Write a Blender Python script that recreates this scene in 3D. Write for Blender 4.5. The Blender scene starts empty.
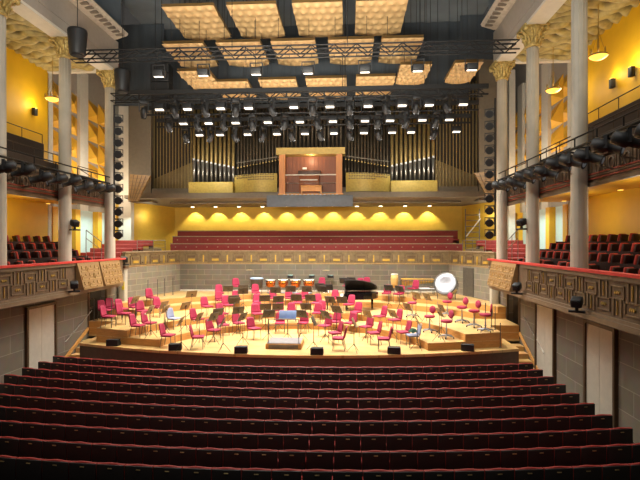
import bpy, bmesh, math, random
from mathutils import Vector, Matrix
random.seed(7)
S = bpy.context.scene
C = bpy.context.scene.collection
PI = math.pi
R = math.radians

# ---------------------------------------------------------------- mesh builder
class MB:
    def __init__(s): s.v = []; s.f = []; s.sm = []
    def add(s, vs, fs, smooth=False):
        b = len(s.v); s.v += [tuple(v) for v in vs]
        for f in fs: s.f.append(tuple(b + i for i in f)); s.sm.append(smooth)
        return s
    def box(s, c, d, rot=None):
        x, y, z = d[0] / 2, d[1] / 2, d[2] / 2
        vs = [Vector((sx * x, sy * y, sz * z)) for sz in (-1, 1) for sx, sy in ((-1, -1), (1, -1), (1, 1), (-1, 1))]
        if rot is not None: vs = [rot @ v for v in vs]
        vs = [v + Vector(c) for v in vs]
        return s.add(vs, [(3, 2, 1, 0), (4, 5, 6, 7), (0, 1, 5, 4), (1, 2, 6, 5), (2, 3, 7, 6), (3, 0, 4, 7)])
    def bx(s, x0, x1, y0, y1, z0, z1):
        return s.box(((x0 + x1) / 2, (y0 + y1) / 2, (z0 + z1) / 2), (abs(x1 - x0), abs(y1 - y0), abs(z1 - z0)))
    def rbox(s, c, d, r=0.02, rot=None, seg=2):
        bm = bmesh.new(); bmesh.ops.create_cube(bm, size=1)
        for v in bm.verts: v.co = Vector((v.co.x * d[0], v.co.y * d[1], v.co.z * d[2]))
        bmesh.ops.bevel(bm, geom=bm.edges[:], offset=r, segments=seg, affect='EDGES', profile=.5)
        bm.verts.index_update()
        vs = [(rot @ v.co if rot is not None else v.co) + Vector(c) for v in bm.verts]
        fs = [[v.index for v in f.verts] for f in bm.faces]
        bm.free(); return s.add(vs, fs, True)
    def bar(s, p, q, w, h):
        p, q = Vector(p), Vector(q); d = q - p; L = d.length
        if L < 1e-6: return s
        rot = d.to_track_quat('Z', 'Y').to_matrix()
        return s.box((p + q) / 2, (w, h, L), rot)
    def tube(s, p, q, r, r2=None, n=8, cap=True):
        p, q = Vector(p), Vector(q); d = q - p
        if r2 is None: r2 = r
        rot = d.to_track_quat('Z', 'Y').to_matrix()
        a = [p + rot @ Vector((r * math.cos(2 * PI * i / n), r * math.sin(2 * PI * i / n), 0)) for i in range(n)]
        b = [q + rot @ Vector((r2 * math.cos(2 * PI * i / n), r2 * math.sin(2 * PI * i / n), 0)) for i in range(n)]
        s.add(a + b, [(i, (i + 1) % n, n + (i + 1) % n, n + i) for i in range(n)], True)
        if cap: s.add(a, [tuple(reversed(range(n)))]); s.add(b, [tuple(range(n))])
        return s
    def path(s, pts, r, n=6):
        for a, b in zip(pts[:-1], pts[1:]): s.tube(a, b, r, n=n)
        return s
    def lathe(s, prof, n=16, c=(0, 0, 0), rot=None, cap=True):
        vs = []
        for r, z in prof:
            for i in range(n):
                v = Vector((r * math.cos(2 * PI * i / n), r * math.sin(2 * PI * i / n), z))
                if rot is not None: v = rot @ v
                vs.append(v + Vector(c))
        fs = []
        for k in range(len(prof) - 1):
            for i in range(n):
                fs.append((k * n + i, k * n + (i + 1) % n, (k + 1) * n + (i + 1) % n, (k + 1) * n + i))
        b = len(s.v); s.add(vs, fs, True)
        if cap:
            s.f.append(tuple(b + i for i in reversed(range(n)))); s.sm.append(False)
            m = (len(prof) - 1) * n
            s.f.append(tuple(b + m + i for i in range(n))); s.sm.append(False)
        return s
    def prism(s, poly, z0, z1):
        n = len(poly)
        vs = [(x, y, z0) for x, y in poly] + [(x, y, z1) for x, y in poly]
        return s.add(vs, [tuple(reversed(range(n))), tuple(range(n, 2 * n))] + [(i, (i + 1) % n, n + (i + 1) % n, n + i) for i in range(n)])
    def extr(s, poly, axis, a0, a1):
        # poly in the other two axes (ordered), extruded along axis
        def P(u, v, a): return (a, u, v) if axis == 'x' else ((u, a, v) if axis == 'y' else (u, v, a))
        n = len(poly)
        vs = [P(u, v, a0) for u, v in poly] + [P(u, v, a1) for u, v in poly]
        return s.add(vs, [tuple(range(n)), tuple(reversed(range(n, 2 * n)))] + [(i, n + i, n + (i + 1) % n, (i + 1) % n) for i in range(n)])
    def quad(s, a, b, c, d, smooth=False): return s.add([a, b, c, d], [(0, 1, 2, 3)], smooth)
    def grid(s, fn, nu, nv, smooth=True):
        vs = [fn(i / nu, j / nv) for j in range(nv + 1) for i in range(nu + 1)]
        return s.add(vs, [(j * (nu + 1) + i, j * (nu + 1) + i + 1, (j + 1) * (nu + 1) + i + 1, (j + 1) * (nu + 1) + i) for j in range(nv) for i in range(nu)], smooth)
    def mesh(s, name, m):
        me = bpy.data.meshes.new(name); me.from_pydata(s.v, [], s.f)
        me.polygons.foreach_set('use_smooth', s.sm)
        bm = bmesh.new(); bm.from_mesh(me); bmesh.ops.recalc_face_normals(bm, faces=bm.faces[:]); bm.to_mesh(me); bm.free()
        me.materials.append(m); me.update(); return me
    def build(s, name, m, parent=None, loc=None, rz=None):
        o = bpy.data.objects.new(name, s.mesh(name, m)); C.objects.link(o)
        if parent is not None: o.parent = parent
        if loc is not None: o.location = loc
        if rz is not None: o.rotation_euler = (0, 0, rz)
        return o

def tag(o, label=None, cat=None, group=None, kind=None):
    if label: o['label'] = label
    if cat: o['category'] = cat
    if group: o['group'] = group
    if kind: o['kind'] = kind
    return o
def thing(name, label, cat, loc=(0, 0, 0), rz=0, group=None):
    o = bpy.data.objects.new(name, None); C.objects.link(o); o.empty_display_size = .1
    o.location = loc; o.rotation_euler = (0, 0, rz)
    return tag(o, label, cat, group)
KIDS = {}
def kids(o):
    if o.name not in KIDS: KIDS[o.name] = list(o.children)
    return KIDS[o.name]
def dup(root, loc, rz=0, label=None, group=None):
    r = root.copy(); C.objects.link(r); r.location = loc; r.rotation_euler = (root.rotation_euler.x, root.rotation_euler.y, rz)
    if label: r['label'] = label
    if group: r['group'] = group
    for ch in kids(root):
        c = ch.copy(); C.objects.link(c); c.parent = r
        for g in kids(ch):
            d = g.copy(); C.objects.link(d); d.parent = c
    return r
def struct(name, mb, m): return tag(mb.build(name, m), kind='structure')
ORD = ['first', 'second', 'third', 'fourth', 'fifth', 'sixth', 'seventh', 'eighth', 'ninth', 'tenth', 'eleventh', 'twelfth', 'thirteenth', 'fourteenth',
       'fifteenth', 'sixteenth', 'seventeenth', 'eighteenth', 'nineteenth', 'twentieth', 'twenty-first', 'twenty-second', 'twenty-third', 'twenty-fourth',
       'twenty-fifth', 'twenty-sixth', 'twenty-seventh', 'twenty-eighth', 'twenty-ninth', 'thirtieth', 'thirty-first', 'thirty-second', 'thirty-third']

# ---------------------------------------------------------------- materials
def lin(h):
    h = h.lstrip('#'); o = []
    for i in (0, 2, 4):
        c = int(h[i:i + 2], 16) / 255
        o.append(c / 12.92 if c <= .04045 else ((c + .055) / 1.055) ** 2.4)
    return (*o, 1)
def mat(name, col, rough=.6, metal=0, var=.12, scale=6, emit=0, emcol=None, bump=0, stretch=None):
    m = bpy.data.materials.new(name); m.use_nodes = True; nt = m.node_tree; b = nt.nodes['Principled BSDF']
    b.inputs['Roughness'].default_value = rough; b.inputs['Metallic'].default_value = metal
    c = lin(col)
    tc = nt.nodes.new('ShaderNodeTexCoord'); n = nt.nodes.new('ShaderNodeTexNoise'); n.inputs['Scale'].default_value = scale; n.inputs['Detail'].default_value = 3
    mp = nt.nodes.new('ShaderNodeMapping'); nt.links.new(tc.outputs['Object'], mp.inputs[0]); nt.links.new(mp.outputs[0], n.inputs['Vector'])
    if stretch: mp.inputs['Scale'].default_value = stretch
    r = nt.nodes.new('ShaderNodeValToRGB'); r.color_ramp.elements[0].position = .3; r.color_ramp.elements[1].position = .7
    r.color_ramp.elements[0].color = (c[0] * (1 - var), c[1] * (1 - var), c[2] * (1 - var), 1)
    r.color_ramp.elements[1].color = (min(1, c[0] * (1 + var)), min(1, c[1] * (1 + var)), min(1, c[2] * (1 + var)), 1)
    nt.links.new(n.outputs['Fac'], r.inputs[0]); nt.links.new(r.outputs[0], b.inputs['Base Color'])
    if emit:
        b.inputs['Emission Color'].default_value = lin(emcol or col); b.inputs['Emission Strength'].default_value = emit
    if bump:
        bp = nt.nodes.new('ShaderNodeBump'); bp.inputs['Strength'].default_value = bump; nt.links.new(n.outputs['Fac'], bp.inputs['Height']); nt.links.new(bp.outputs[0], b.inputs['Normal'])
    return m
def brick(name, c1, c2, mortar, axis, w, h, ms=.015, rough=.7, off=.5, bump=.3):
    """coursed blocks; axis = the horizontal world axis of the wall ('x','y') or 'floor'"""
    m = bpy.data.materials.new(name); m.use_nodes = True; nt = m.node_tree; b = nt.nodes['Principled BSDF']; b.inputs['Roughness'].default_value = rough
    tc = nt.nodes.new('ShaderNodeTexCoord'); sp = nt.nodes.new('ShaderNodeSeparateXYZ'); cb = nt.nodes.new('ShaderNodeCombineXYZ')
    nt.links.new(tc.outputs['Object'], sp.inputs[0])
    nt.links.new(sp.outputs['Y' if axis == 'y' else 'X'], cb.inputs[0]); nt.links.new(sp.outputs['Y' if axis == 'floor' else 'Z'], cb.inputs[1])
    t = nt.nodes.new('ShaderNodeTexBrick'); nt.links.new(cb.outputs[0], t.inputs['Vector'])
    t.offset = off; t.inputs['Color1'].default_value = lin(c1); t.inputs['Color2'].default_value = lin(c2); t.inputs['Mortar'].default_value = lin(mortar)
    t.inputs['Scale'].default_value = 1; t.inputs['Mortar Size'].default_value = ms; t.inputs['Brick Width'].default_value = w; t.inputs['Row Height'].default_value = h
    n = nt.nodes.new('ShaderNodeTexNoise'); n.inputs['Scale'].default_value = 3; nt.links.new(tc.outputs['Object'], n.inputs['Vector'])
    mx = nt.nodes.new('ShaderNodeMix'); mx.data_type = 'RGBA'; mx.blend_type = 'MULTIPLY'; mx.inputs[0].default_value = .35
    nt.links.new(t.outputs['Color'], mx.inputs[6]); nt.links.new(n.outputs['Color'], mx.inputs[7]); nt.links.new(mx.outputs[2], b.inputs['Base Color'])
    bp = nt.nodes.new('ShaderNodeBump'); bp.inputs['Strength'].default_value = bump; bp.inputs['Distance'].default_value = .02; bp.invert = True
    nt.links.new(t.outputs['Fac'], bp.inputs['Height']); nt.links.new(bp.outputs[0], b.inputs['Normal'])
    return m
def groove_shade(m, z0, z1, dark):  # paints shade into the base colour, rising with height
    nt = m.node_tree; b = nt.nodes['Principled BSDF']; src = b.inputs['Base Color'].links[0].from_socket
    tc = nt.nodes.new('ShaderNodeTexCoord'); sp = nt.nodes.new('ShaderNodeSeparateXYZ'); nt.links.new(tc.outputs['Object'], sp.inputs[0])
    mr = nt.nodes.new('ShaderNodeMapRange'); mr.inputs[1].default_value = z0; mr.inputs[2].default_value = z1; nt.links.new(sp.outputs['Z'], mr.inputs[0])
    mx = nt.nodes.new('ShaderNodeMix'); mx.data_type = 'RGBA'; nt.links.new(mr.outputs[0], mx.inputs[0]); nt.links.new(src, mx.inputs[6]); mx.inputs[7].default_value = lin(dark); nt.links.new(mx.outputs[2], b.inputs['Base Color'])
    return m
def emis(name, col, strength):
    m = bpy.data.materials.new(name); m.use_nodes = True; nt = m.node_tree; b = nt.nodes['Principled BSDF']
    b.inputs['Base Color'].default_value = lin(col); b.inputs['Emission Color'].default_value = lin(col); b.inputs['Emission Strength'].default_value = strength
    return m
M = dict(
    bandgold=mat('band_gilding', '#c9a445', .45, .2),
    floor=mat('dark_floor', '#2a201b', .6), ceil=mat('ceiling_black', '#565f66', .85, var=.2, scale=.6), black=mat('matte_black', '#141414', .6), blackmetal=mat('black_metal', '#151516', .55, .0),
    drape=mat('black_drape', '#363c41', .9, var=.12, scale=5, stretch=(4, 4, .2)),
    stone=brick('side_wall_blocks', '#7f7363', '#726656', '#9c907e', 'y', 1.25, .62, .012), greyx=brick('stage_wall_blocks_back', '#7a7060', '#6c6353', '#958a76', 'x', 1.0, .31, .012),
    greyy=brick('stage_wall_blocks_side', '#928977', '#857c6b', '#ada38f', 'y', .8, .31, .012),
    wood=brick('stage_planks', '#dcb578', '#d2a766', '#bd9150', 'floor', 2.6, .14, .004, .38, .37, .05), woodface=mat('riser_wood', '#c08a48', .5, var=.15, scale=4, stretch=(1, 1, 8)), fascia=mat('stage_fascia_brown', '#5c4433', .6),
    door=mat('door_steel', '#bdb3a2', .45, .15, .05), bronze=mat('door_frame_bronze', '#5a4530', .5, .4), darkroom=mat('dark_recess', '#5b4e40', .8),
    parapet=mat('parapet_dark_wood', '#5e4a36', .55, var=.2), fret=mat('fret_brown', '#6c563d', .5), gold=mat('gilded', '#a98d4c', .4, .6), rail=mat('red_rail_plush', '#c23329', .7), ledge=mat('ledge_brown', '#6d5a45', .5),
    panelwood=mat('tan_wood', '#8f7046', .5, var=.1), maze=mat('maze_wood', '#a88756', .5), band=mat('band_wood', '#7d6a4a', .5, var=.2),
    column=mat('pale_column_stone', '#b3aa98', .55, var=.08, scale=2, bump=.05), capital=mat('gilt_capital', '#b0985a', .42, .4, .35, 14, bump=.6),
    grey=mat('grey_plaster', '#9c9387', .7, var=.04), cornice=mat('cornice_plaster', '#b3a795', .6), dent=mat('dentil_brown', '#6f6355', .6), white=mat('white_plaster', '#cfc8b8', .6, var=.04),
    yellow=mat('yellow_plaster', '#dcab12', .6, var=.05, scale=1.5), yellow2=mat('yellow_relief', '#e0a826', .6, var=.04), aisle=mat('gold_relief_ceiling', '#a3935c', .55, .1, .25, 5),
    pale=mat('pale_niche', '#c3d6cf', .6, var=.03), redseat=mat('red_plush', '#9e2019', .8, var=.15, scale=20), redtop=mat('red_plush_edge', '#93261a', .7, var=.1, scale=30), shell=mat('seat_shell_dark', '#1d1613', .6), brass=mat('brass_plate', '#b79a66', .4, .6),
    orange=mat('balcony_red_plush', '#a32c18', .75, var=.15, scale=20), dseat=mat('balcony_seat_shell', '#33190f', .6),
    crimson=mat('crimson_upholstery', '#931a3c', .75, var=.1, scale=25), chrome=mat('chair_tube_metal', '#6d6a66', .35, .8), greyseat=mat('grey_upholstery', '#8388a0', .7), starbase=mat('grey_castor_base', '#8b8f97', .4, .5),
    standdesk=mat('stand_desk_bronze', '#4d463c', .5, .25), desktan=mat('stand_desk_lit_tan', '#8a7654', .5, .2), deskblack=mat('stand_desk_black', '#26252a', .5), standpole=mat('stand_pole', '#2c2a2a', .45, .5), bluedesk=mat('blue_grey_desk', '#6c81a8', .5),
    lidmat=mat('piano_lid_painted_sheen', '#3c4044', .3), piano=mat('piano_black_lacquer', '#0b0b0d', .12), ivory=mat('ivory_keys', '#e8e2d2', .4), copper=mat('copper_kettle', '#c8702c', .25, .85), steel=mat('bright_chrome', '#d4d6da', .2, 1), silver=mat('silver_head', '#9a9a9f', .32, .9), skin=mat('drum_skin', '#d9d4c8', .4), xylo=mat('yellow_bars', '#d6a324', .45), mint=mat('mint_head', '#9fc9bd', .5), tan=mat('tan_shell', '#c39a58', .6), palegrey=mat('pale_grey_top', '#c9ccd0', .5),
    podgrey=mat('podium_carpet', '#757070', .9), podwood=mat('podium_wood', '#b27c3d', .5), podmesh=mat('podium_dark_front', '#6b5d50', .7),
    truss=mat('truss_black', '#1d1c1b', .5, .4), refl=mat('gold_reflector', '#c9a673', .5, .05, .06, 4), refledge=mat('reflector_rim', '#7c6136', .6), lamp=emis('lamp_face', '#fff6e6', 2.2), lampdim=emis('lens_glow', '#aab2b8', .12), warm=emis('warm_bulb', '#f3bb4a', 2.2), lens=mat('dark_lens', '#0c0c0d', .75),
    organwall=mat('organ_case_brown', '#6a6050', .6, var=.08), organdark=mat('organ_interior', '#2a231a', .8), goldpipe=mat('gold_pipe', '#8a7648', .4, .5, .1, 3), silverpipe=mat('silver_pipe', '#a9a59c', .3, .75, .08, 3), darkpipe=mat('dark_bronze_pipe', '#574c3c', .4, .55, .15, 3), goldpanel=mat('gold_leaf_panel', '#b8a04e', .5, .15, .15, 12), canopy=mat('gold_canopy', '#a88c4a', .45, .3), orangewood=mat('orange_wood', '#b87a42', .5, var=.12, scale=4, stretch=(8, 8, .6)), brownwood=mat('inner_brown_wood', '#7d4420', .5, var=.15, scale=4, stretch=(10, 10, .6)), oak=mat('light_oak', '#c58a45', .5),
    soffit=mat('soffit_taupe', '#7d7566', .6), bluegrey=mat('blue_grey_screen', '#4f5358', .6), bench=mat('bench_red', '#7d2119', .65, var=.12, scale=10), benchrail=mat('bench_rail', '#9a8468', .5), tierwood=mat('tier_tan', '#7a6546', .6), sidered=mat('side_bench_red', '#8f2a21', .65), railmetal=mat('rail_metal', '#8b857b', .35, .8), brownrail=mat('rail_dark', '#4b3a2a', .5, .5), cover=mat('dark_cover_cloth', '#37291c', .85), white2=mat('white_paper', '#e6e3da', .6), tag=mat('yellow_tag', '#d8c02a', .5), green=mat('green_cloth', '#2f5a48', .8),
)
groove_shade(M['aisle'], 13.09, 13.2, '#4a3c1c')  # crease shade put into the colour of the ceiling grooves
# ================================================================= SETTING
def front(x): return 17.0 + 24 - math.sqrt(576 - x * x)
YB = 28.4
struct('floor', MB().bx(-12.2, 12.2, 1, 33, -.12, 0), M['floor'])
struct('ceiling', MB().bx(-9.2, 9.2, 3, 33, 17.0, 17.2), M['ceil'])
# stage and risers
def arc_pts(r, a0, a1, n=40): return [(r * math.cos(a0 + (a1 - a0) * i / n), 17 + r * math.sin(a0 + (a1 - a0) * i / n)) for i in range(n + 1)]
fr = [(-8.6 + 17.2 * i / 40, front(-8.6 + 17.2 * i / 40)) for i in range(41)]
back_l = [(-9.28, 20.5), (-9.28, 23.9), (-8.05, YB - .02)]
poly = fr + [(8.6, 20.5)] + [(-x, y) for x, y in back_l] + list(reversed([(x, y) for x, y in back_l])) [0:0]
poly = fr + [(8.6, 20.5), (9.28, 20.5), (9.28, 23.9), (8.05, YB - .02), (-8.05, YB - .02), (-9.28, 23.9), (-9.28, 20.5), (-8.6, 20.5)]
struct('floor_stage', MB().prism(poly, .9, 1.0), M['wood'])
poly2 = [(x, y + .03) for x, y in fr] + [(8.57, 20.4), (-8.57, 20.4)]
struct('stage_fascia', MB().prism(poly2, 0, .9), M['fascia'])
RL = [5.2, 6.7, 9.4, 10.3]
for k, r in enumerate(RL):
    z1 = 1.28 + .28 * k; z0 = z1 - .28
    if k < 2:
        x = r
        for _ in range(30): x = math.sqrt(max(0, r * r - (front(x) + .5 - 17) ** 2))
        a0 = math.atan2(front(x) + .5 - 17, x)
        arc = arc_pts(r, a0, PI - a0)
        n = 10
        lf = [(-x - (8.05 - x) * i / n, front(x + (8.05 - x) * i / n) + .5) for i in range(1, n + 1)]
        rf = [(-a, b) for a, b in reversed(lf)]
        p = arc + lf + [(-8.05, 20.5), (-9.26, 20.5), (-9.26, 23.88), (-8.02, YB - .03), (8.02, YB - .03), (9.26, 23.88), (9.26, 20.5), (8.05, 20.5)] + rf
    else:
        a0 = math.asin(5.2 / r); arc = arc_pts(r, a0, PI - a0)
        p = arc + [(-9.26, 22.2), (-9.26, 23.88), (-8.02, YB - .03), (8.02, YB - .03), (9.26, 23.88), (9.26, 22.2)]
        if arc[0][0] > 9.2: p = p
    # thin top board over a darker riser face
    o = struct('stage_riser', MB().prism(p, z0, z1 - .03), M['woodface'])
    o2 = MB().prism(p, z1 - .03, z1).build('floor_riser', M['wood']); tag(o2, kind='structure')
# stairs beside the stage
for s in (-1, 1):
    for k in range(4):
        struct('stage_step', MB().bx(s * 8.63, s * 9.27, 18.6 + .45 * k, 20.49, .2 * k, .2 * k + .2), M['wood'])
    struct('trim_stair', MB().bar((s * 9.24, 18.2, .1), (s * 9.24, 20.4, 1.25), .05, .14), M['woodface'])

# lower side walls with a stage opening
for s, nm in ((-1, 'left'), (1, 'right')):
    w = MB()
    w.bx(s * 9.3, s * 9.55, 2, 20.5, 0, 3.1); w.bx(s * 9.3, s * 9.55, 22.1, 24.2, 0, 3.8); w.bx(s * 9.3, s * 9.55, 20.5, 22.1, 0, 1.0); w.bx(s * 9.3, s * 9.55, 20.5, 22.1, 2.95, 3.1)
    struct('wall_' + nm, w, M['stone'])
    # the dark lobby behind the opening, its door frame
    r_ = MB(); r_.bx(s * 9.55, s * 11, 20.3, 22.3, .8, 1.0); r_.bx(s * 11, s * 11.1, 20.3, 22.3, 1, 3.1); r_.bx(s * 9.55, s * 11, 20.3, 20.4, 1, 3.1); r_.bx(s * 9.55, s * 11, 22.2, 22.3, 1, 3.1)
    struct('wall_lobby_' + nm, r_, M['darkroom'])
    f_ = MB(); f_.bx(s * 9.26, s * 9.34, 20.46, 20.56, 1, 2.98); f_.bx(s * 9.26, s * 9.34, 22.04, 22.14, 1, 2.98); f_.bx(s * 9.26, s * 9.34, 20.46, 22.14, 2.9, 3.0)
    struct('trim_opening_' + nm, f_, M['bronze'])
    g_ = MB(); g_.bx(s * 9.9, s * 9.95, 20.5, 22.1, 1.9, 2.0); g_.bx(s * 9.9, s * 9.95, 20.5, 22.1, 2.35, 2.4)
    struct('trim_lobby_' + nm, g_, M['ledge'])
def side_door(n, s, y0, y1, zt):
    d = bpy.data.objects.new('door_%d' % n, None); C.objects.link(d); tag(d, kind='structure')
    ym = (y0 + y1) / 2; f = MB()
    f.bx(s * 9.2, s * 9.32, y0 - .1, y0, 0, zt + .1); f.bx(s * 9.2, s * 9.32, y1, y1 + .1, 0, zt + .1); f.bx(s * 9.2, s * 9.32, y0, y1, zt, zt + .1)
    f.build('door_frame', M['bronze'], d)
    for a, b in ((y0, ym - .006), (ym + .006, y1)):
        MB().bx(s * 9.25, s * 9.31, a, b, 0.01, zt).build('door_leaf', M['door'], d)
side_door(1, 1, 13.3, 14.8, 2.62); side_door(2, 1, 17.1, 18.6, 2.7); side_door(3, -1, 16.45, 18.0, 2.62); side_door(4, -1, 12.6, 14.1, 2.62)
for s, y0 in ((1, 17.9), (-1, 18.7)):
    h = thing('stair_handrail', 'slim dark handrail on the %s side wall above the stage steps' % ('right' if s > 0 else 'left'), 'handrail', (s * 9.24, y0, 0))
    MB().tube((0, 0, 1.0), (0, 2.0, 2.0), .02).build('bar', M['railmetal'], h)
    for t in (.1, 1.9): MB().tube((0, t, 1.0 + t / 2), (s * .06, t, 1.0 + t / 2), .012).build('bracket', M['railmetal'], h)

# balcony parapets with fretwork
for s, nm in ((-1, 'left'), (1, 'right')):
    p = MB(); p.bx(s * 8.56, s * 8.71, 4, 22.2, 3.12, 4.22)
    struct('wall_balcony_' + nm, p, M['parapet'])
    l = MB(); l.bx(s * 8.44, s * 9.3, 4, 22.0, 2.98, 3.12); l.bx(s * 8.5, s * 8.56, 4, 18.2, 3.12, 3.2); l.bx(s * 8.5, s * 8.56, 4, 18.2, 4.1, 4.22)
    struct('trim_balcony_' + nm, l, M['ledge'])
    struct('trim_rail_' + nm, MB().bx(s * 8.46, s * 8.74, 4, 22.3, 4.22, 4.29), M['rail'])
    fx = s * 8.545; fr_ = MB(); go = MB()
    k = 0; y = 4.4
    while y < 17.9:
        up = k % 2 == 0; zc = 3.82 if up else 3.48
        def bb(ya, yb, za, zb, m=fr_): m.box((fx, (ya + yb) / 2, (za + zb) / 2), (.03, yb - ya, zb - za))
        bb(y - .3, y + .3, zc + .13, zc + .16); bb(y - .3, y + .3, zc - .16, zc - .13); bb(y - .3, y - .27, zc - .16, zc + .16); bb(y + .27, y + .3, zc - .16, zc + .16)
        if up: bb(y - .19, y - .14, 3.25, zc - .16); bb(y + .14, y + .19, 3.25, zc - .16)
        else: bb(y - .19, y - .14, zc + .16, 4.06); bb(y + .14, y + .19, zc + .16, 4.06)
        for e in (-.08, 0, .08): go.box((fx - s * .005, y + e, zc), (.03, .05, .07), Matrix.Rotation(PI / 4, 3, 'X'))
        if up: bb(y - .015, y + .015, 3.28, zc - .2, go)
        else: bb(y - .015, y + .015, zc + .2, 4.04, go)
        k += 1; y += .62
    struct('trim_fretwork_' + nm, fr_, M['fret']); struct('trim_gilding_' + nm, go, M['gold'])
    struct('floor_balcony_' + nm, MB().bx(s * 8.71, s * 12.0, 4, 22.6, 3.0, 3.5), M['fascia'])
    for k in range(1, 4): struct('balcony_tier', MB().bx(s * (8.86 + .72 * k), s * 12.0, 4, 21.9, 3.5 + .32 * (k - 1), 3.5 + .32 * k), M['fascia'])

# tilted reflector panels on the stage end of the parapets
def reflector_panel(label, s, y0, y1, grp):
    t = thing('parapet_panel', label, 'panel', (s * 8.5, y0, 0), 0, grp)
    b = MB(); b.add([(-s * .04, 0, 4.2), (-s * .04, y1 - y0 - .04, 4.2), (-s * .26, y1 - y0 - .04, 3.16), (-s * .26, 0.12, 3.16), (s * .04, 0, 4.2), (s * .04, y1 - y0 - .04, 4.2), (s * .04, y1 - y0 - .04, 3.16), (s * .04, .12, 3.16)],
                    [(0, 1, 2, 3), (4, 7, 6, 5), (0, 4, 5, 1), (1, 5, 6, 2), (2, 6, 7, 3), (3, 7, 4, 0)])
    b.build('board', M['panelwood'], t)
    m = MB(); L = y1 - y0; n = max(2, int(L / .42)); w = (L - .2) / n
    def pt(u, z): return (-s * (.045 + .22 * (4.2 - z) / 1.04) - s * .012, u, z)
    for i in range(n):
        u0 = .14 + i * w
        for k in range(3):
            z0 = 3.24 + .31 * k
            f = (i + k) % 2
            m.bar(pt(u0, z0), pt(u0 + w * .8, z0), .03, .03); m.bar(pt(u0 + (0 if f else w * .8), z0), pt(u0 + (0 if f else w * .8), z0 + .2), .03, .03)
            m.bar(pt(u0 + w * .2, z0 + .11), pt(u0 + w * .62, z0 + .11), .03, .03)
            m.bar(pt(u0 + (w * .62 if f else w * .2), z0 + .11), pt(u0 + (w * .62 if f else w * .2), z0 + .22), .03, .03)
    m.build('maze_relief', M['maze'], t)
reflector_panel('tan maze-relief panel on left parapet beside the dark fretwork', -1, 18.2, 19.85, 'tilted parapet panels')
reflector_panel('tan maze-relief panel on left parapet, nearer the stage rear', -1, 19.9, 21.7, 'tilted parapet panels')
reflector_panel('tan maze-relief panel on the right balcony parapet', 1, 18.5, 21.6, 'tilted parapet panels')

# stage enclosure walls, decor band, ledge
def wall_seg(name, a, b, z0, z1, m, th=.2, off=0):
    a, b = Vector((*a, 0)), Vector((*b, 0)); d = (b - a).normalized(); n = Vector((-d.y, d.x, 0))
    a = a - n * off; b = b - n * off
    return struct(name, MB().add([a + Vector((0, 0, z0)), b + Vector((0, 0, z0)), b + n * th + Vector((0, 0, z0)), a + n * th + Vector((0, 0, z0)),
                                  a + Vector((0, 0, z1)), b + Vector((0, 0, z1)), b + n * th + Vector((0, 0, z1)), a + n * th + Vector((0, 0, z1))],
                                 [(3, 2, 1, 0), (4, 5, 6, 7), (0, 1, 5, 4), (1, 2, 6, 5), (2, 3, 7, 6), (3, 0, 4, 7)]), m)
segs = [((9.3, 24.0), (8.0, YB), 'y', 'right'), ((8.0, YB), (-8.0, YB), 'x', 'back'), ((-8.0, YB), (-9.3, 24.0), 'y', 'left')]
for a, b, ax, nm in segs:
    # outward normal is to the left of travel reversed: keep the thickness outside
    wall_seg('wall_stage_' + nm, b, a, .9, 3.78, M['greyx' if ax == 'x' else 'greyy'], .2)
    wall_seg('wall_band_' + nm, b, a, 3.78, 4.5, M['band'], .16)
    wall_seg('trim_ledge_' + nm, b, a, 4.5, 4.56, M['benchrail'], .24, .05)
    wall_seg('trim_bandline_' + nm, b, a, 3.76, 3.81, M['maze'], .2, .03)
    A, B = Vector(a), Vector(b); L = (B - A).length; d = (B - A) / L; nin = Vector((d.y, -d.x)) * -1
    if nm == 'back': nin = Vector((0, -1))
    elif nm == 'right': nin = Vector((-1, -.29)).normalized()
    else: nin = Vector((1, -.29)).normalized()
    gl = MB(); dk = MB(); n = int(L / 1.36); p = L / n; ang = math.atan2(d.y, d.x); rot = Matrix.Rotation(ang, 3, 'Z')
    for i in range(n):
        for u, z, w, h, m in ((.5, 4.0, .4, .13, gl), (.5, 4.2, .5, .12, dk), (.25, 4.1, .05, .46, dk), (.75, 4.1, .05, .46, dk), (0, 4.08, .07, .42, gl), (.12, 3.96, .16, .05, dk), (.88, 3.96, .16, .05, dk), (.38, 4.38, .3, .04, dk), (.62, 4.38, .3, .04, dk)):
            q = A + d * ((i + u) * p + .01) + nin * .02
            if 0 < (i + u) * p < L: m.box((q.x, q.y, z), (w, .05, h), rot)
    struct('trim_gilding_' + nm, gl, M['bandgold']); struct('trim_relief_' + nm, dk, M['fret'])
# white strip at the foot of the back wall, grey door in the right stage wall
struct('baseboard_back', MB().bx(-7.95, 7.95, YB - .12, YB - .005, 2.12, 2.2), M['white'])
d5 = bpy.data.objects.new('door_5', None); C.objects.link(d5); tag(d5, kind='structure'); d5.location = (8.59, 26.29, 0); d5.rotation_euler = (0, 0, math.atan2(4.4, -1.3))
MB().bx(-.5, .5, -.03, .03, 2.12, 3.66).build('door_leaf', mat('grey_door', '#544d43', .6), d5)
# pale corner posts
for s, nm, lb in ((-1, 'left', 'pale steel corner post with a yellow tag at the left of the stage'), (1, 'right', 'pale steel corner post at the right of the stage')):
    t = thing('corner_post', lb, 'post', (s * 9.05, 23.25, 0))
    b = MB(); b.rbox((0, 0, 2.45), (.34, .34, 2.6), .04); b.build('shaft', M['column'], t)
    MB().rbox((0, 0, 3.82), (.44, .44, .14), .02).build('head', M['ledge'], t)
    if s < 0: MB().bx(-.06 + .1, .06 + .1, -.19, -.172, 2.7, 3.1).build('tag', M['tag'], t)

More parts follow.
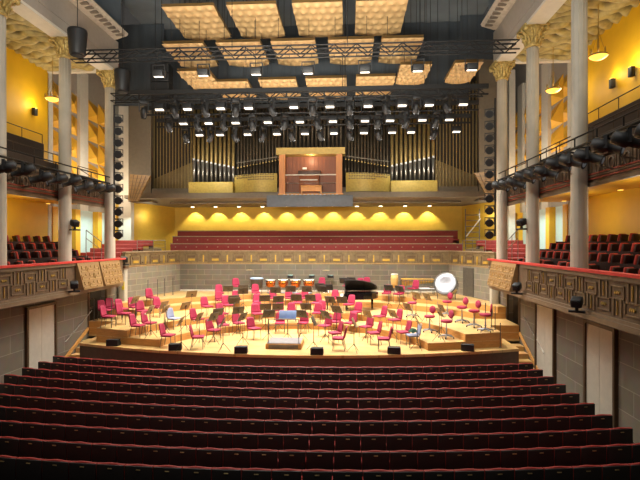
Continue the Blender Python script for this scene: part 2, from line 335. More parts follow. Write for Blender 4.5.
# outer aisle walls, slabs, ceilings
for s, nm in ((-1, 'left'), (1, 'right')):
    struct('wall_aisle_' + nm, MB().bx(s * 11.95, s * 12.2, 4, 21.8, 3, 13.2), M['yellow'])
    struct('floor_gallery_' + nm, MB().bx(s * 9.32, s * 11.95, 4, 22.6, 6.88, 6.95), M['yellow2'])
    # upper parapet: ornament band with ovals and red lines
    struct('wall_gallery_' + nm, MB().bx(s * 9.2, s * 9.32, 4, 22.6, 6.66, 7.62), M['parapet'])
    l = MB(); l.bx(s * 9.14, s * 9.2, 4, 22.6, 6.64, 6.74); l.bx(s * 9.15, s * 9.2, 4, 22.6, 6.9, 6.94); l.bx(s * 9.14, s * 9.34, 4, 22.6, 7.6, 7.68)
    struct('trim_gallery_' + nm, l, M['ledge'])
    struct('trim_redline_' + nm, MB().bx(s * 9.16, s * 9.2, 4, 22.6, 6.83, 6.87).bx(s * 9.16, s * 9.2, 4, 22.6, 6.97, 7.01), mat('dull_red_line', '#8f3f2a', .6))
    ov = MB(); y = 4.3; k = 0
    while y < 22.4:
        if k % 2: 
            pts = [(s * 9.18, y + .13 * math.cos(2 * PI * i / 12), 7.15 + .17 * math.sin(2 * PI * i / 12)) for i in range(13)]
            ov.path(pts, .022, 5)
        else: ov.bx(s * 9.16, s * 9.2, y - .04, y + .04, 7.02, 7.4); ov.bx(s * 9.17, s * 9.2, y - .16, y - .13, 7.02, 7.4); ov.bx(s * 9.17, s * 9.2, y + .13, y + .16, 7.02, 7.4)
        k += 1; y += .36
    struct('trim_ovals_' + nm, ov, M['ledge'])
    # aisle ceiling with raised wavy relief
    def fn(u, v, s=s):
        x = 9.2 + 2.75 * u; y = 6 + 15.8 * v
        return (s * x, y, 13.18 - .15 * abs(math.sin(y * 6.2 + .9 * math.sin(x * 4.6 + y))) ** 1.3 - .04 * math.sin(x * 7 + y * 2.1))
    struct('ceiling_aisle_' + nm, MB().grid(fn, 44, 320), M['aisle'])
    struct('ceiling_aisle_top_' + nm, MB().bx(s * 8.6, s * 12.2, 3, 21.9, 13.4, 13.6), M['grey'])
    # entablature and cornice with dentils
    e = MB(); e.bx(s * 8.62, s * 9.2, 4, 21.9, 13.0, 14.4); struct('wall_entablature_' + nm, e, M['grey'])
    struct('trim_soffit_' + nm, MB().bx(s * 8.58, s * 9.24, 4, 21.9, 12.9, 13.0).bx(s * 9.2, s * 12, 21.7, 21.95, 13.0, 13.2), M['white'])
    c = MB(); c.extr([(s * 8.62, 14.36), (s * 8.5, 14.36), (s * 8.0, 14.52), (s * 7.95, 14.62), (s * 8.62, 14.62)], 'y', 4, 21.5); struct('trim_cornice_' + nm, c, M['cornice'])
    dn = MB(); y = 10
    while y < 21.4: dn.box((s * 8.24, y, 14.43), (.36, .17, .06), Matrix.Rotation(s * -.0 , 3, 'Y')); y += .36
    struct('trim_dentils_' + nm, dn, M['dent'])
    struct('wall_attic_' + nm, MB().bx(s * 8.3, s * 8.5, 3, 21.5, 14.62, 17), M['ceil'])
    # relief wall beyond the aisle: piers and leaning pyramids
    w = MB(); w.bx(s * 12.4, s * 12.6, 21.8, 33, 3, 17); struct('wall_relief_' + nm, w, M['grey'])
    pr = MB()
    for y, wd in ((21.95, .4), (25.35, .8), (28.9, .8)): pr.bx(s * (11.95 if y < 22 else 12.22), s * 12.4, y - wd / 2, y + wd / 2, 3.5, 14.3)
    struct('trim_piers_' + nm, pr, M['white'])
    pr2 = MB().bx(s * (10.98 if s < 0 else 11.4), s * 11.75, 28.3, 28.7, 3.9, 15); struct('trim_pier_' + nm, pr2, M['white'])
    struct('wall_relief_end_' + nm, MB().bx(s * 10.9, s * 12.6, 32.4, 32.6, 7.5, 17), M['grey'])
    rl = MB()
    for y0, y1 in ((22.2, 24.95), (25.75, 28.5), (29.3, 32.3)):
        nb = 2 if y1 - y0 > 2 else 1
        for i in range(nb):
            ya = y0 + (y1 - y0) / nb * i; yb = y0 + (y1 - y0) / nb * (i + 1)
            for k in range(5):
                za = 7.2 + 1.18 * k; zb = za + 1.18
                a = (s * 12.4, ya, za); b = (s * 12.4, yb, za); c_ = (s * 12.4, yb, zb - .25); d_ = (s * 12.4, ya, zb); ap = (s * 11.98, ya + (yb - ya) * .3, za + .25)
                rl.add([a, b, c_, d_, ap], [(0, 1, 4), (1, 2, 4), (2, 3, 4), (3, 0, 4)])
    struct('trim_relief_' + nm, rl, M['yellow2'])
    # pale lit niches at balcony level
    nb_ = MB(); nb_.bx(s * 12.2, s * 12.4, 22.1, 31, 3.6, 6.75); struct('wall_niche_' + nm, nb_, M['pale'])
    pi_ = MB()
    for y in (22.3, 24.2, 26.4, 28.6): pi_.bx(s * 11.9, s * 12.2, y - .22, y + .22, 3.6, 6.75)
    struct('trim_niche_' + nm, pi_, M['yellow2'])

# columns
def column(s, y, label):
    t = thing('column', label, 'column', (s * 8.95, y, 3.5), 0, 'tall pale columns'); t['kind'] = 'structure'
    n = 20; prof = [(.31, 0), (.31, .15), (.25, .25), (.235, .4), (.225, 4.5), (.205, 8.75)]
    b = MB(); vs = []
    b.lathe(prof, n); b.build('shaft', M['column'], t)
    fl = MB()
    for i in range(12):
        a = 2 * PI * i / 12; fl.tube((.225 * math.cos(a), .225 * math.sin(a), .42), (.2 * math.cos(a), .2 * math.sin(a), 8.7), .016, n=4)
    fl.build('fluting', M['column'], t)
    c = MB(); c.lathe([(.22, 8.7), (.27, 8.72), (.27, 8.8), (.23, 8.84), (.26, 9.0), (.34, 9.25), (.48, 9.4)], 16)
    for r0, r1, z0, z1, m, ph in ((.25, .36, 8.82, 9.08, 8, 0), (.28, .5, 8.95, 9.32, 8, PI / 8)):
        for i in range(m):
            a = ph + 2 * PI * i / m
            ca, sa = math.cos(a), math.sin(a)
            c.tube((r0 * ca, r0 * sa, z0), (r0 * 1.18 * ca, r0 * 1.18 * sa, (z0 + z1) / 2 + .05), .05, .06, 6)
            c.tube((r0 * 1.18 * ca, r0 * 1.18 * sa, (z0 + z1) / 2 + .05), (r1 * ca, r1 * sa, z1 - .03), .06, .035, 6)
            c.lathe([(.0, -.045), (.04, -.03), (.05, 0), (.04, .03), (0, .045)], 6, (r1 * ca, r1 * sa, z1 - .04), cap=False)
    for i in range(4):
        a = PI / 4 + i * PI / 2
        c.lathe([(0, -.1), (.08, -.06), (.1, 0), (.08, .06), (0, .1)], 8, (.52 * math.cos(a), .52 * math.sin(a), 9.3), cap=False)
    c.rbox((0, 0, 9.42), (.9, .9, .1), .03)
    c.build('capital', M['capital'], t)
for s, sn in ((-1, 'left'), (1, 'right')):
    for y, d in ((21.75, 'nearest the organ'), (18.2, 'in the middle of the three'), (14.6, 'nearest the stalls')):
        column(s, y, 'pale fluted column with gilt capital on the %s side, %s' % (sn, d))

# ------------------------------------------------ choir terrace and rear
struct('floor_choir', MB().bx(-9.4, 9.4, YB + .2, 33, 3.6, 4.0).bx(-9.2, 9.2, 29.75, 31.9, 4.0, 4.4).bx(-9.2, 9.2, 30.6, 31.9, 4.4, 4.75), M['tierwood'])
for s, nm in ((-1, 'left'), (1, 'right')):
    struct('floor_terrace_' + nm, MB().prism([(s * 9.55, 22.62), (s * 12.35, 22.62), (s * 12.35, 31), (s * 9.45, 31), (s * 9.45, YB), (s * 8.3, YB), (s * 9.42, 24.2)], 3.5, 3.8), M['tierwood'])
    for k in range(4): struct('terrace_tier', MB().prism([(s * (9.15 - .3 * k + .4), 23.9 + 1.1 * k), (s * 12.3, 23.9 + 1.1 * k), (s * 12.3, 29), (s * 9.5, 29)] if s > 0 else [(-9.5, 29), (-12.3, 29), (-12.3, 23.9 + 1.1 * k), (-9.55 + .3 * k, 23.9 + 1.1 * k)], 3.8 + .22 * k, 4.02 + .22 * k), M['tierwood'])
def bench(name, label, grp, x0, x1, y, zb, zt, m, rail=True, plates=0):
    t = thing(name, label, 'bench', ((x0 + x1) / 2, y, zb), 0, grp); L = x1 - x0; h = zt - zb
    MB().rbox((0, .05, h * .62), (L, .1, h * .76), .03).build('backrest', m, t)
    MB().rbox((0, -.22, h * .42), (L, .4, .12), .03).build('seat', m, t)
    if rail: MB().bx(-L / 2, L / 2, -.02, .14, h - .03, h + .02).build('top_rail', M['benchrail'], t)
    for i in range(max(2, int(L / 2.2)) + 1):
        x = -L / 2 + .05 + (L - .1) * i / max(2, int(L / 2.2)); MB().bx(x - .04, x + .04, -.36, .08, 0, h * .4).build('leg', M['dseat'], t)
    if plates:
        q = MB()
        for i in range(plates):
            x = -L / 2 + L * (i + .5) / plates; q.bx(x - .035, x + .035, -.02, 0.0, h * .76, h * .81)
        q.build('number_plates', M['benchrail'], t)['kind'] = 'stuff'
    return t
bench('choir_bench', 'long red choir bench lowest behind the stage back wall', 'choir benches', -8.9, 9.0, 29.2, 4.0, 4.96, M['bench'], True, 27)
bench('choir_bench', 'long red choir bench in the middle row behind the stage', 'choir benches', -9.1, 8.6, 30.1, 4.4, 5.42, M['bench'], True, 27)
bench('choir_bench', 'long red choir bench topmost, under the yellow wall', 'choir benches', -9.1, 9.1, 31.0, 4.75, 5.8, M['bench'], True)
for s, nm in ((-1, 'left'), (1, 'right')):
    for k in range(4):
        xin = 9.75 - .12 * k
        x0, x1 = sorted((s * xin, s * 12.0))
        bench('terrace_bench', 'red bench on the %s terrace beside the organ, %s row up' % (nm, ORD[k]), 'terrace benches', x0, x1, 24.4 + 1.1 * k, 4.02 + .22 * k, 4.5 + .22 * k, M['sidered'], False)
    # slim railing in front of terraces
    t = thing('terrace_railing', 'thin metal railing at the corner of the %s terrace' % nm, 'railing', (0, 0, 0))
    pts = [(s * 8.6, 27.6, 4.5), (s * 8.9, 26.6, 4.5), (s * 9.2, 25.2, 4.5)]
    MB().path([(x, y, 5.15) for x, y, z in pts] , .02).build('handrail', M['railmetal'], t)
    for x, y, z in pts: MB().tube((x, y, 4.2), (x, y, 5.15), .016).build('baluster', M['railmetal'], t)
    for zz in (4.75, 4.95): MB().path([(x, y, zz) for x, y, z in pts], .01).build('wire', M['railmetal'], t)
# yellow rear wall, folded at the ends
struct('wall_back', MB().prism([(-12.3, 28.9), (-11.3, 28.9), (-9.5, 31.6), (9.5, 31.6), (11.3, 28.9), (12.3, 28.9), (12.3, 32.6), (-12.3, 32.6)], 3.6, 7.5), mat('rear_yellow', '#dcb440', .6, var=.04))
# soffit under the organ
so = MB(); so.extr([(27.35, 7.62), (31.7, 7.38), (31.7, 7.8), (27.35, 7.8)], 'x', -10.95, 10.95); struct('ceiling_choir', so, M['soffit'])
struct('trim_choir_soffit', MB().bx(-10.2, 10.2, 27.3, 27.36, 7.6, 7.9).bx(-8.8, 8.8, 28.9, 29.0, 7.42, 7.54), M['organwall'])
# organ case walls
struct('wall_organ', MB().bx(-10.95, 10.95, 29.0, 29.3, 7.9, 17), M['organdark'])
for s, nm in ((-1, 'left'), (1, 'right')):
    struct('wall_case_' + nm, MB().prism([(s * 9.62, 28.0), (s * 10.95, 27.9), (s * 10.95, 29), (s * 9.62, 29)], 7.45, 17), M['organwall'])
# upper back masking
def drape(label, x0, x1, y, z0, z1, grp='black masking drapes'):
    n = int((x1 - x0) * 10)
    def fn(u, v): return (x0 + (x1 - x0) * u, y + .02 * math.sin(u * (x1 - x0) * 9), z0 + (z1 - z0) * v)
    o = MB().grid(fn, n, 1).build('masking_drape', M['drape']); o.location = (0, 0, 0)
    tag(o, label, 'drape', grp)
drape('black drape hanging at upper left between cornice and organ', -10.9, -7.9, 25.6, 12.5, 16.95)
drape('black drape hanging at upper right beside the cornice', 8.0, 10.9, 25.6, 14.6, 16.95)
drape('wide black border drape above the organ pipes', -8.4, 8.6, 26.3, 12.75, 16.95)
# wooden corner reflectors either side of the organ
for s, nm in ((-1, 'left'), (1, 'right')):
    t = thing('hanging_reflector', 'tan wooden tilted sound reflector below the organ case on the %s' % nm, 'sound reflector', (s * 9.6, 26.0, 7.4), 0)
    b = MB(); q = [(s * .72, .5, 0), (s * .05, .2, -.05), (-s * .75, 0.1, 1.35), (s * .62, .5, 1.5)]
    b.add(q + [(x, y + .15, z) for x, y, z in q], [(0, 1, 2, 3), (7, 6, 5, 4), (0, 4, 5, 1), (1, 5, 6, 2), (2, 6, 7, 3), (3, 7, 4, 0)]); b.build('board', M['panelwood'], t)
    g = MB()
    def lp(u, v): 
        a = Vector(q[0]).lerp(Vector(q[1]), u); c_ = Vector(q[3]).lerp(Vector(q[2]), u); p = a.lerp(c_, v); return p + Vector((0, -.012, 0))
    for i in range(1, 5): g.bar(lp(i / 5, .02), lp(i / 5, .98), .02, .02)
    for i in range(1, 7): g.bar(lp(.02, i / 7), lp(.98, i / 7), .02, .02)
    g.build('batten_grid', M['fret'], t)

# ================================================================= ORGAN
og = thing('pipe_organ', 'large pipe organ across the rear wall above the choir benches', 'organ', (0, 28.0, 7.9))
def opart(name, mb, m): return mb.build(name, m, og)
base = MB(); base.bx(-9.55, 9.55, -.04, .98, .01, .35); opart('base', base, M['organwall'])
for s in (-1, 1):
    c = MB(); c.bx(s * 9.6, s * 7.2, .5, .9, .35, 9); opart('case_panel', c, M['organdark'])
    g = MB(); g.add([(s * 9.6, .46, .35), (s * 7.2, .46, .35), (s * 7.2, .46, 2.0), (s * 9.6, .46, 1.0), (s * 9.6, .52, .35), (s * 7.2, .52, .35), (s * 7.2, .52, 2.0), (s * 9.6, .52, 1.0)], [(0, 1, 2, 3), (4, 7, 6, 5), (0, 4, 5, 1), (1, 5, 6, 2), (2, 6, 7, 3), (3, 7, 4, 0)]); opart('lit_case_foot', g, mat('case_foot_lit_tone', '#6e5b35', .55))  # lighter diagonal wedge: light on the case put into its colour
    for i in range(13):
        x = s * (7.28 + 2.26 * i / 12)
        p = MB().tube((x, .3, .36), (x, .3, 6.6 + .2 * math.sin(i)), .034, n=8); opart('slender_pipe', p, M['goldpipe'])
    # plain gold box front under the bright tower
    b = MB(); b.rbox((s * 5.87, -.25, .3), (2.62, .45, .72), .02); opart('gold_front', b, M['goldpanel'])
    for i in range(10):
        x = s * (4.68 + 2.36 * i / 9); zm = 1.45 + .5 * i / 9 + .1
        up = MB(); up.lathe([(.09, zm), (.095, zm + .1), (.095, 6.4)], 10, (x, .15, 0)); u_ = opart('bright_pipe', up, M['goldpipe'])
        f = MB(); f.lathe([(.035, .66), (.095, zm)], 10, (x, .15, 0)); f.build('pipe_foot', M['silverpipe'], u_)
        l = MB(); l.box((x, .06, zm + .03), (.11, .03, .1)); l.build('pipe_mouth', M['palegrey'], u_)
    # dark bronze section with curved gold lattice front
    lf = MB()
    def cf(u, v, s=s): return (s * (4.55 - 2.55 * u), -.1 - .4 * math.sin(PI * u * .9), .06 + (1.0 + .1 * u) * v)
    lf.grid(cf, 16, 2); opart('curved_front', lf, M['goldpanel'])
    lt = MB()
    for i in range(17):
        for k in range(3):
            u = (i + .5) / 18; 
            if k * .12 < .45 * u + .1: 
                p0 = Vector(cf(u, .95 - .13 * k)) + Vector((0, -.03, 0)); lt.box(p0, (.1, .03, .05), Matrix.Rotation(.6 if (i + k) % 2 else -.6, 3, 'Y'))
    opart('lattice', lt, M['darkpipe'])
    for i in range(14):
        x = s * (1.98 + 2.45 * i / 13); zm = 2.0 - .45 * i / 13
        up = MB(); up.lathe([(.07, zm), (.075, zm + .1), (.075, 6.2)], 8, (x, .35, 0)); u_ = opart('dark_pipe', up, M['darkpipe'])
        f = MB(); f.lathe([(.03, 1.0), (.072, zm)], 8, (x, .35, 0)); f.build('pipe_foot', M['darkpipe'], u_)
        MB().box((x, .27, zm + .03), (.08, .03, .06)).build('pipe_mouth', M['canopy'], u_)
    MB().bar((s * 2.0, .2, 2.2), (s * 4.5, .2, 1.85), .05, .06).build('brace', M['organwall'], og)
# pipes over the console, behind its canopy
for i in range(15):
    x = -1.7 + 3.4 * i / 14; opart('rear_pipe', MB().lathe([(.08, 2.3), (.08, 6.3)], 8, (x, .5, 0)), M['darkpipe'])
# console gallery
gl = thing('organ_gallery', 'wooden organ loft box with gilded canopy at the centre of the organ', 'organ loft', (0, 27.2, 7.72))
MB().bx(-1.95, 1.95, -.15, .68, 2.3, 2.68).build('canopy', M['canopy'], gl)
MB().bx(-1.85, 1.85, -.12, .7, .03, .08).build('floor_slab', M['oak'], gl)
for x in (-1.62, 1.62): MB().bx(x - .17, x + .17, -.08, .2, .08, 2.3).build('post', M['orangewood'], gl)
bw = MB(); bw.bx(-1.75, 1.75, .62, .68, .08, 2.3)
for i in range(14): x = -1.4 + 2.8 * i / 13; bw.bx(x - .07, x + .07, .58, .62, .08, 2.28)
bw.build('back_panel', M['brownwood'], gl)
MB().bx(-1.5, 1.5, -.06, -.02, 1.12, 1.18).build('rail', M['white'], gl)
MB().tube((-1.5, -.04, .68), (1.5, -.04, .68), .012).build('rail_wire', M['railmetal'], gl)
lb_ = MB()
for i in range(14): lb_.box((-1.5 + 3.0 * i / 13, -.135, .02), (.12, .02, .03))
lb_.build('lit_edge_strip', M['lampdim'], gl)  # lit edge of the loft floor, put in as faintly glowing blocks
co = thing('organ_console', 'brown organ console desk with music rest inside the organ loft', 'organ console', (-.1, 27.42, 7.81))
MB().rbox((0, .1, .55), (1.15, .45, 1.1), .03).build('desk', M['brownwood'], co)
MB().rbox((.02, .1, 1.22), (1.3, .5, .22), .03).build('hood', mat('console_hood', '#4a3226', .5), co)
MB().rbox((0, -.14, .78), (1.0, .2, .06), .01).build('keyboard', M['ivory'], co)
MB().box((-.25, -.1, 1.45), (.24, .02, .12), Matrix.Rotation(-.3, 3, 'X')).build('music_sheet', M['white2'], co)
be = thing('organ_bench', 'light oak organist bench in front of the console', 'bench', (.05, 27.16, 7.81))
MB().rbox((0, 0, .42), (1.2, .24, .08), .02).build('seat', M['oak'], be)
MB().bx(-.56, .56, -.1, .1, .12, .38).build('panel', M['oak'], be)
for x in (-.55, .55): MB().bx(x - .03, x + .03, -.11, .11, 0, .38).build('leg', M['oak'], be)
sc = MB().rbox((-.05, 27.1, 7.38), (4.9, .08, .66), .01).build('hanging_board', M['bluegrey']); tag(sc, 'blue-grey blank board hung below the organ loft', 'board')

# ================================================================= RIGGING
def truss(name, label, y, z, x0, x1, h, grp):
    t = thing(name, label, 'truss', ((x0 + x1) / 2, y, z), 0, grp); L = x1 - x0
    c = MB()
    for dz in (0, h):
        for dy in (-.18, .18): c.tube((-L / 2, dy, dz), (L / 2, dy, dz), .03, n=6)
    c.build('chords', M['truss'], t)
    w = MB(); n = int(L / .42)
    for i in range(n):
        a = -L / 2 + L * i / n; b = a + L / n
        for dy in (-.18, .18): w.bar((a, dy, 0 if i % 2 else h), (b, dy, h if i % 2 else 0), .034, .034)
    for i in range(0, n, 2): x = -L / 2 + L * i / n; w.bar((x, -.18, 0), (x, .18, 0), .02, .02); w.bar((x, -.18, h), (x, .18, h), .02, .02)
    w.build('web', M['truss'], t)
    for x in (-L * .38, -L * .13, L * .13, L * .38): MB().tube((x, 0, h), (x, 0, 17 - z), .012, n=5).build('hanging_cable', M['truss'], t)
truss('lighting_truss', 'long black lattice truss across the hall, nearest the viewer', 18, 12.05, -8.5, 8.35, .33, 'lattice trusses')
truss('lighting_truss', 'black lattice truss in front of the far reflector row', 21.5, 11.5, -8.7, 8.1, .33, 'lattice trusses')
def pipe_bar(label, y, z, x0, x1):
    t = thing('lighting_bar', label, 'lighting bar', (0, y, z), 0, 'lamp bars over the stage')
    MB().tube((x0, 0, 0), (x1, 0, 0), .04, n=8).build('pipe', M['truss'], t)
    MB().bx(x0, x1, -.06, .06, .24, .42).build('cable_tray', M['truss'], t)
    for i in range(10): x = x0 + .4 + (x1 - x0 - .8) * i / 9; MB().bx(x - .03, x + .03, -.02, .02, 0, .3).build('hanger', M['truss'], t)
    for x in (x0 * .7, x0 * .25, x1 * .25, x1 * .7): MB().tube((x, 0, .4), (x, 0, 17 - z), .012, n=5).build('hanging_cable', M['truss'], t)
# wash lights: black boxes with a bright face below
wl = thing('hanging_wash_lamp', 'x', 'stage light', (0, 0, 0), 0, 'g')
MB().rbox((0, 0, -.02), (.42, .4, .24), .03).build('housing', M['blackmetal'], wl)
f_ = MB().box((0, -.04, -.15), (.34, .13, .02)).build('lamp_face', M['lamp'], wl)
MB().bx(-.25, -.22, -.03, .03, -.1, .3).bx(.22, .25, -.03, .03, -.1, .3).bx(-.25, .25, -.03, .03, .28, .31).build('yoke', M['blackmetal'], wl)
WL0 = [True]
def wash(loc, label, grp, tilt=-.22, rz=0):
    if WL0[0]: WL0[0] = False; o = wl; o.location = loc; o['label'] = label; o['group'] = grp
    else: o = dup(wl, loc, 0, label, grp)
    o.rotation_euler = (tilt, 0, rz)
bars = [(20.5, 10.95, 'upper', [-6.06, -4.82, -3.36, -2.14, -.19, 1.36, 2.98, 4.41, 5.54, 6.95]), (22.0, 10.7, 'middle', [-5.52, -4.33, -3.06, -1.56, -.08, 1.44, 2.9, 4.03, 5.48, 6.68]), (23.5, 10.5, 'lower', [-5.23, -4.2, -2.82, -1.37, .02, 1.44, 2.9, 4.26, 5.17, 7.33])]
for y, z, nm, xs in bars:
    pipe_bar('black pipe bar of lamps above the stage, the %s of three' % nm, y, z + .3, -7.4, 8.0)
    for i, x in enumerate(xs):
        wash((x, y, z - .02), 'lit stage wash lamp on the %s bar, %s from the left' % (nm, ORD[i]), 'lit wash lamps over the stage')
for i, x in enumerate((-5.22, -3.45, -1.39, .61, 2.77, 4.75, 6.75)):
    wash((x, 18.3, 11.62), 'boxy lamp under the nearest lattice truss, %s from the left' % ORD[i], 'lamps under the nearest truss', .12)
# moving heads hanging dark between the wash lamps
mh = thing('hanging_moving_lamp', 'x', 'stage light', (0, 0, 0), 0, 'g')
MB().rbox((0, 0, .0), (.34, .26, .16), .03).build('base', M['blackmetal'], mh)
MB().bx(-.2, -.16, -.06, .06, -.42, -.02).bx(.16, .2, -.06, .06, -.42, -.02).bx(-.2, .2, -.06, .06, -.06, -.02).build('yoke', M['blackmetal'], mh)
hd = MB(); rt = Matrix.Rotation(.5, 3, 'X'); hd.lathe([(.06, -.26), (.13, -.22), (.15, 0), (.12, .16), (.05, .2)], 12, (0, 0, -.42), rt); hd.build('head', M['blackmetal'], mh)
MB().lathe([(.11, -.275), (.11, -.262)], 12, (0, 0, -.42), rt).build('lens', M['lens'], mh)
MH0 = [True]
for y, z, nm, xs in bars:
    q = sorted(xs); mids = [(a + b) / 2 for a, b in zip(q[:-1], q[1:]) if b - a > 1.0] + [q[0] - .75]
    mids.sort()
    for i, x in enumerate(mids):
        loc = (x + .03, y - .02, z + .18); lab = 'dark moving-head lamp hung on the %s bar, %s from the left' % (nm, ORD[i])
        if MH0[0]: MH0[0] = False; mh.location = loc; mh['label'] = lab; mh['group'] = 'moving heads over the stage'; mh.rotation_euler = (0, 0, .5)
        else: dup(mh, loc, random.uniform(-1.2, 1.2), lab, 'moving heads over the stage')

# gilded ceiling reflectors
def reflector(name, label, x0, x1, ya, yb, z, tilt, skew):
    t = thing(name, label, 'sound reflector', ((x0 + x1) / 2, (ya + yb) / 2, z), 0, 'gold ceiling reflectors')
    w = x1 - x0; L = yb - ya
    def fn(u, v):
        x = (u - .5) * w; y = (v - .5) * L
        sag = -.10 * v * (1 - (2 * u - 1) ** 2) - .02 * (1 - (2 * v - 1) ** 2)
        q = (u * 5 + (.5 if int(v * 6) % 2 else 0))
        return (x, y, sag - .065 * math.sin(PI * q) ** 2 * math.sin(PI * v * 6) ** 2 + tilt * y)
    def ft(u, v): p = fn(u, v); return (p[0], p[1], .12 + tilt * p[1])
    b = MB(); b.grid(fn, 60, 72); b.build('gilded_underside', M['refl'], t)
    k = MB(); k.grid(ft, 4, 4)
    k.build('backing', M['refledge'], t)
    for sx in (-.35, .35):
        for sy in (-.35, .35): MB().tube((sx * w, sy * L, .1 + tilt * sy * L), (sx * w, sy * L, 17 - z), .01, n=5).build('cable', M['truss'], t)
for i, (x0, x1) in enumerate(((-5.6, -3.4), (-2.88, -.82), (-.16, 1.9), (2.45, 4.55))):
    reflector('ceiling_reflector', 'gold quilted ceiling reflector in the nearest row, %s from the left' % ORD[i], x0, x1, 19.45, 22.55, 14.78, 0, 0)
for i, (x0, x1) in enumerate(((-5.9, -4.1), (-3.55, -1.62), (-1.17, .73), (1.28, 3.22), (3.55, 5.3))):
    reflector('ceiling_reflector', 'gold quilted ceiling reflector in the middle row behind the truss, %s from the left' % ORD[i], x0, x1, 20.25, 22.9, 13.58, 0, 0)
for i, (x0, x1, ya, yb) in enumerate(((-5.55, -4.1, 21.1, 23.8), (-4.35, -2.6, 22.3, 24.85), (-2.07, -.3, 22.15, 24.9), (.15, 2.05, 22.1, 24.9), (2.5, 4.3, 22.0, 24.75), (4.4, 5.75, 20.9, 23.4), (6.7, 7.9, 20.8, 23.3))):
    reflector('ceiling_reflector', 'gold quilted ceiling reflector in the far row, %s from the left' % ORD[i], x0, x1, ya, yb, 12.7 if i in (0, 5, 6) else 12.6, 0, 0)

# hanging bucket loudspeakers and boxes
def bucket(label, loc, sc):
    t = thing('hanging_loudspeaker', label, 'loudspeaker', loc)
    MB().lathe([(.27 * sc, -.5 * sc), (.3 * sc, -.46 * sc), (.37 * sc, .42 * sc), (.35 * sc, .5 * sc)], 20).build('housing', M['blackmetal'], t)
    MB().lathe([(.22 * sc, -.53 * sc), (.26 * sc, -.5 * sc)], 20).build('grille', M['lens'], t)
    MB().tube((0, 0, .5 * sc), (0, 0, 17 - loc[2]), .014, n=5).build('cable', M['truss'], t)
bucket('black bucket-shaped loudspeaker hanging beside the left middle column capital', (-7.98, 17.4, 12.5), .95)
bucket('black bucket-shaped loudspeaker hanging at far left by the drape', (-7.75, 20.5, 12.1), .95)
def box_speaker(label, loc, d, n):
    t = thing('hanging_speaker_stack', label, 'loudspeaker', loc)
    for k in range(n):
        c = MB().rbox((0, .03 * k * k / n, -k * d[2] * 1.04), d, .03).build('cabinet', M['black'], t)
        MB().box((0, .03 * k * k / n - d[1] / 2 - .005, -k * d[2] * 1.04), (d[0] * .9, .02, d[2] * .8)).build('grille', M['lens'], c)
    MB().tube((0, 0, d[2] / 2), (0, 0, 17 - loc[2]), .015, n=5).build('cable', M['truss'], t)
box_speaker('black hanging speaker stack left of the gold reflectors, lower edge by the organ', (-6.9, 22.8, 13.4), (.9, .6, .42), 5)
box_speaker('black hanging speaker stack at the upper right behind the far reflector', (4.95, 24.6, 12.0), (.5, .5, .36), 3)

# ladders of round spotlights beside the organ
sp = thing('round_spotlight', 'x', 'spotlight', (0, 0, 0), 0, 'g')
MB().lathe([(.06, -.2), (.14, -.14), (.17, .02), (.17, .12)], 14, (0, 0, 0), Matrix.Rotation(PI / 2 + .25, 3, 'X')).build('housing', M['blackmetal'], sp)
MB().lathe([(.14, .122), (.14, .13)], 14, (0, 0, 0), Matrix.Rotation(PI / 2 + .25, 3, 'X')).build('lens', M['lens'], sp)
MB().bx(-.2, -.17, -.03, .03, -.1, .2).bx(.17, .2, -.03, .03, -.1, .2).bx(-.2, .2, -.03, .03, .2, .23).build('yoke', M['blackmetal'], sp)
SP0 = [True]
def spot(loc, rz, label, grp):
    if SP0[0]: SP0[0] = False; o = sp; o.location = loc; o.rotation_euler = (0, 0, rz); o['label'] = label; o['group'] = grp
    else: o = dup(sp, loc, rz, label, grp)
    return o
for s, nm in ((-1, 'left'), (1, 'right')):
    t = thing('spotlight_ladder', 'black vertical ladder pole carrying round spotlights on the %s' % nm, 'lighting pole', (s * 8.42, 21.3, 5.3))
    MB().tube((s * .1, 0, 0), (s * .1, 0, 6.0), .04).build('pole', M['blackmetal'], t)
    for k in range(11): MB().tube((s * .1, 0, .25 + .52 * k), (-s * .22, 0, .25 + .52 * k), .018, n=6).build('rung', M['blackmetal'], t)
    for k in range(11): spot((s * 8.42 - s * .2, 21.1, 5.36 + .52 * k), s * -.3, 'black round spotlight on the %s ladder pole, %s from the bottom' % (nm, ORD[k]), 'ladder spotlights')
# long lamp bars along both upper parapets
fl = thing('profile_spotlight', 'x', 'spotlight', (0, 0, 0), 0, 'g')
rr = Matrix.Rotation(PI / 2 + .35, 3, 'X')
MB().lathe([(.07, -.36), (.16, -.32), (.18, -.02), (.13, .04), (.13, .34), (.15, .36)], 12, (0, 0, 0), rr).build('barrel', M['blackmetal'], fl)
MB().lathe([(.09, .362), (.09, .37)], 12, (0, 0, 0), rr).build('lens', M['lampdim'], fl)
MB().bx(-.17, -.14, -.04, .04, -.06, .24).bx(.14, .17, -.04, .04, -.06, .24).bx(-.17, .17, -.04, .04, .23, .26).build('yoke', M['blackmetal'], fl)
MB().quad((-.16, -.36, .0), (.16, -.36, .0), (.2, -.62, .08), (-.2, -.62, .08)).build('barn_door', M['blackmetal'], fl); MB().quad((-.16, -.3, -.28), (.16, -.3, -.28), (.2, -.6, -.36), (-.2, -.6, -.36)).build('barn_door', M['blackmetal'], fl)
FL0 = [True]
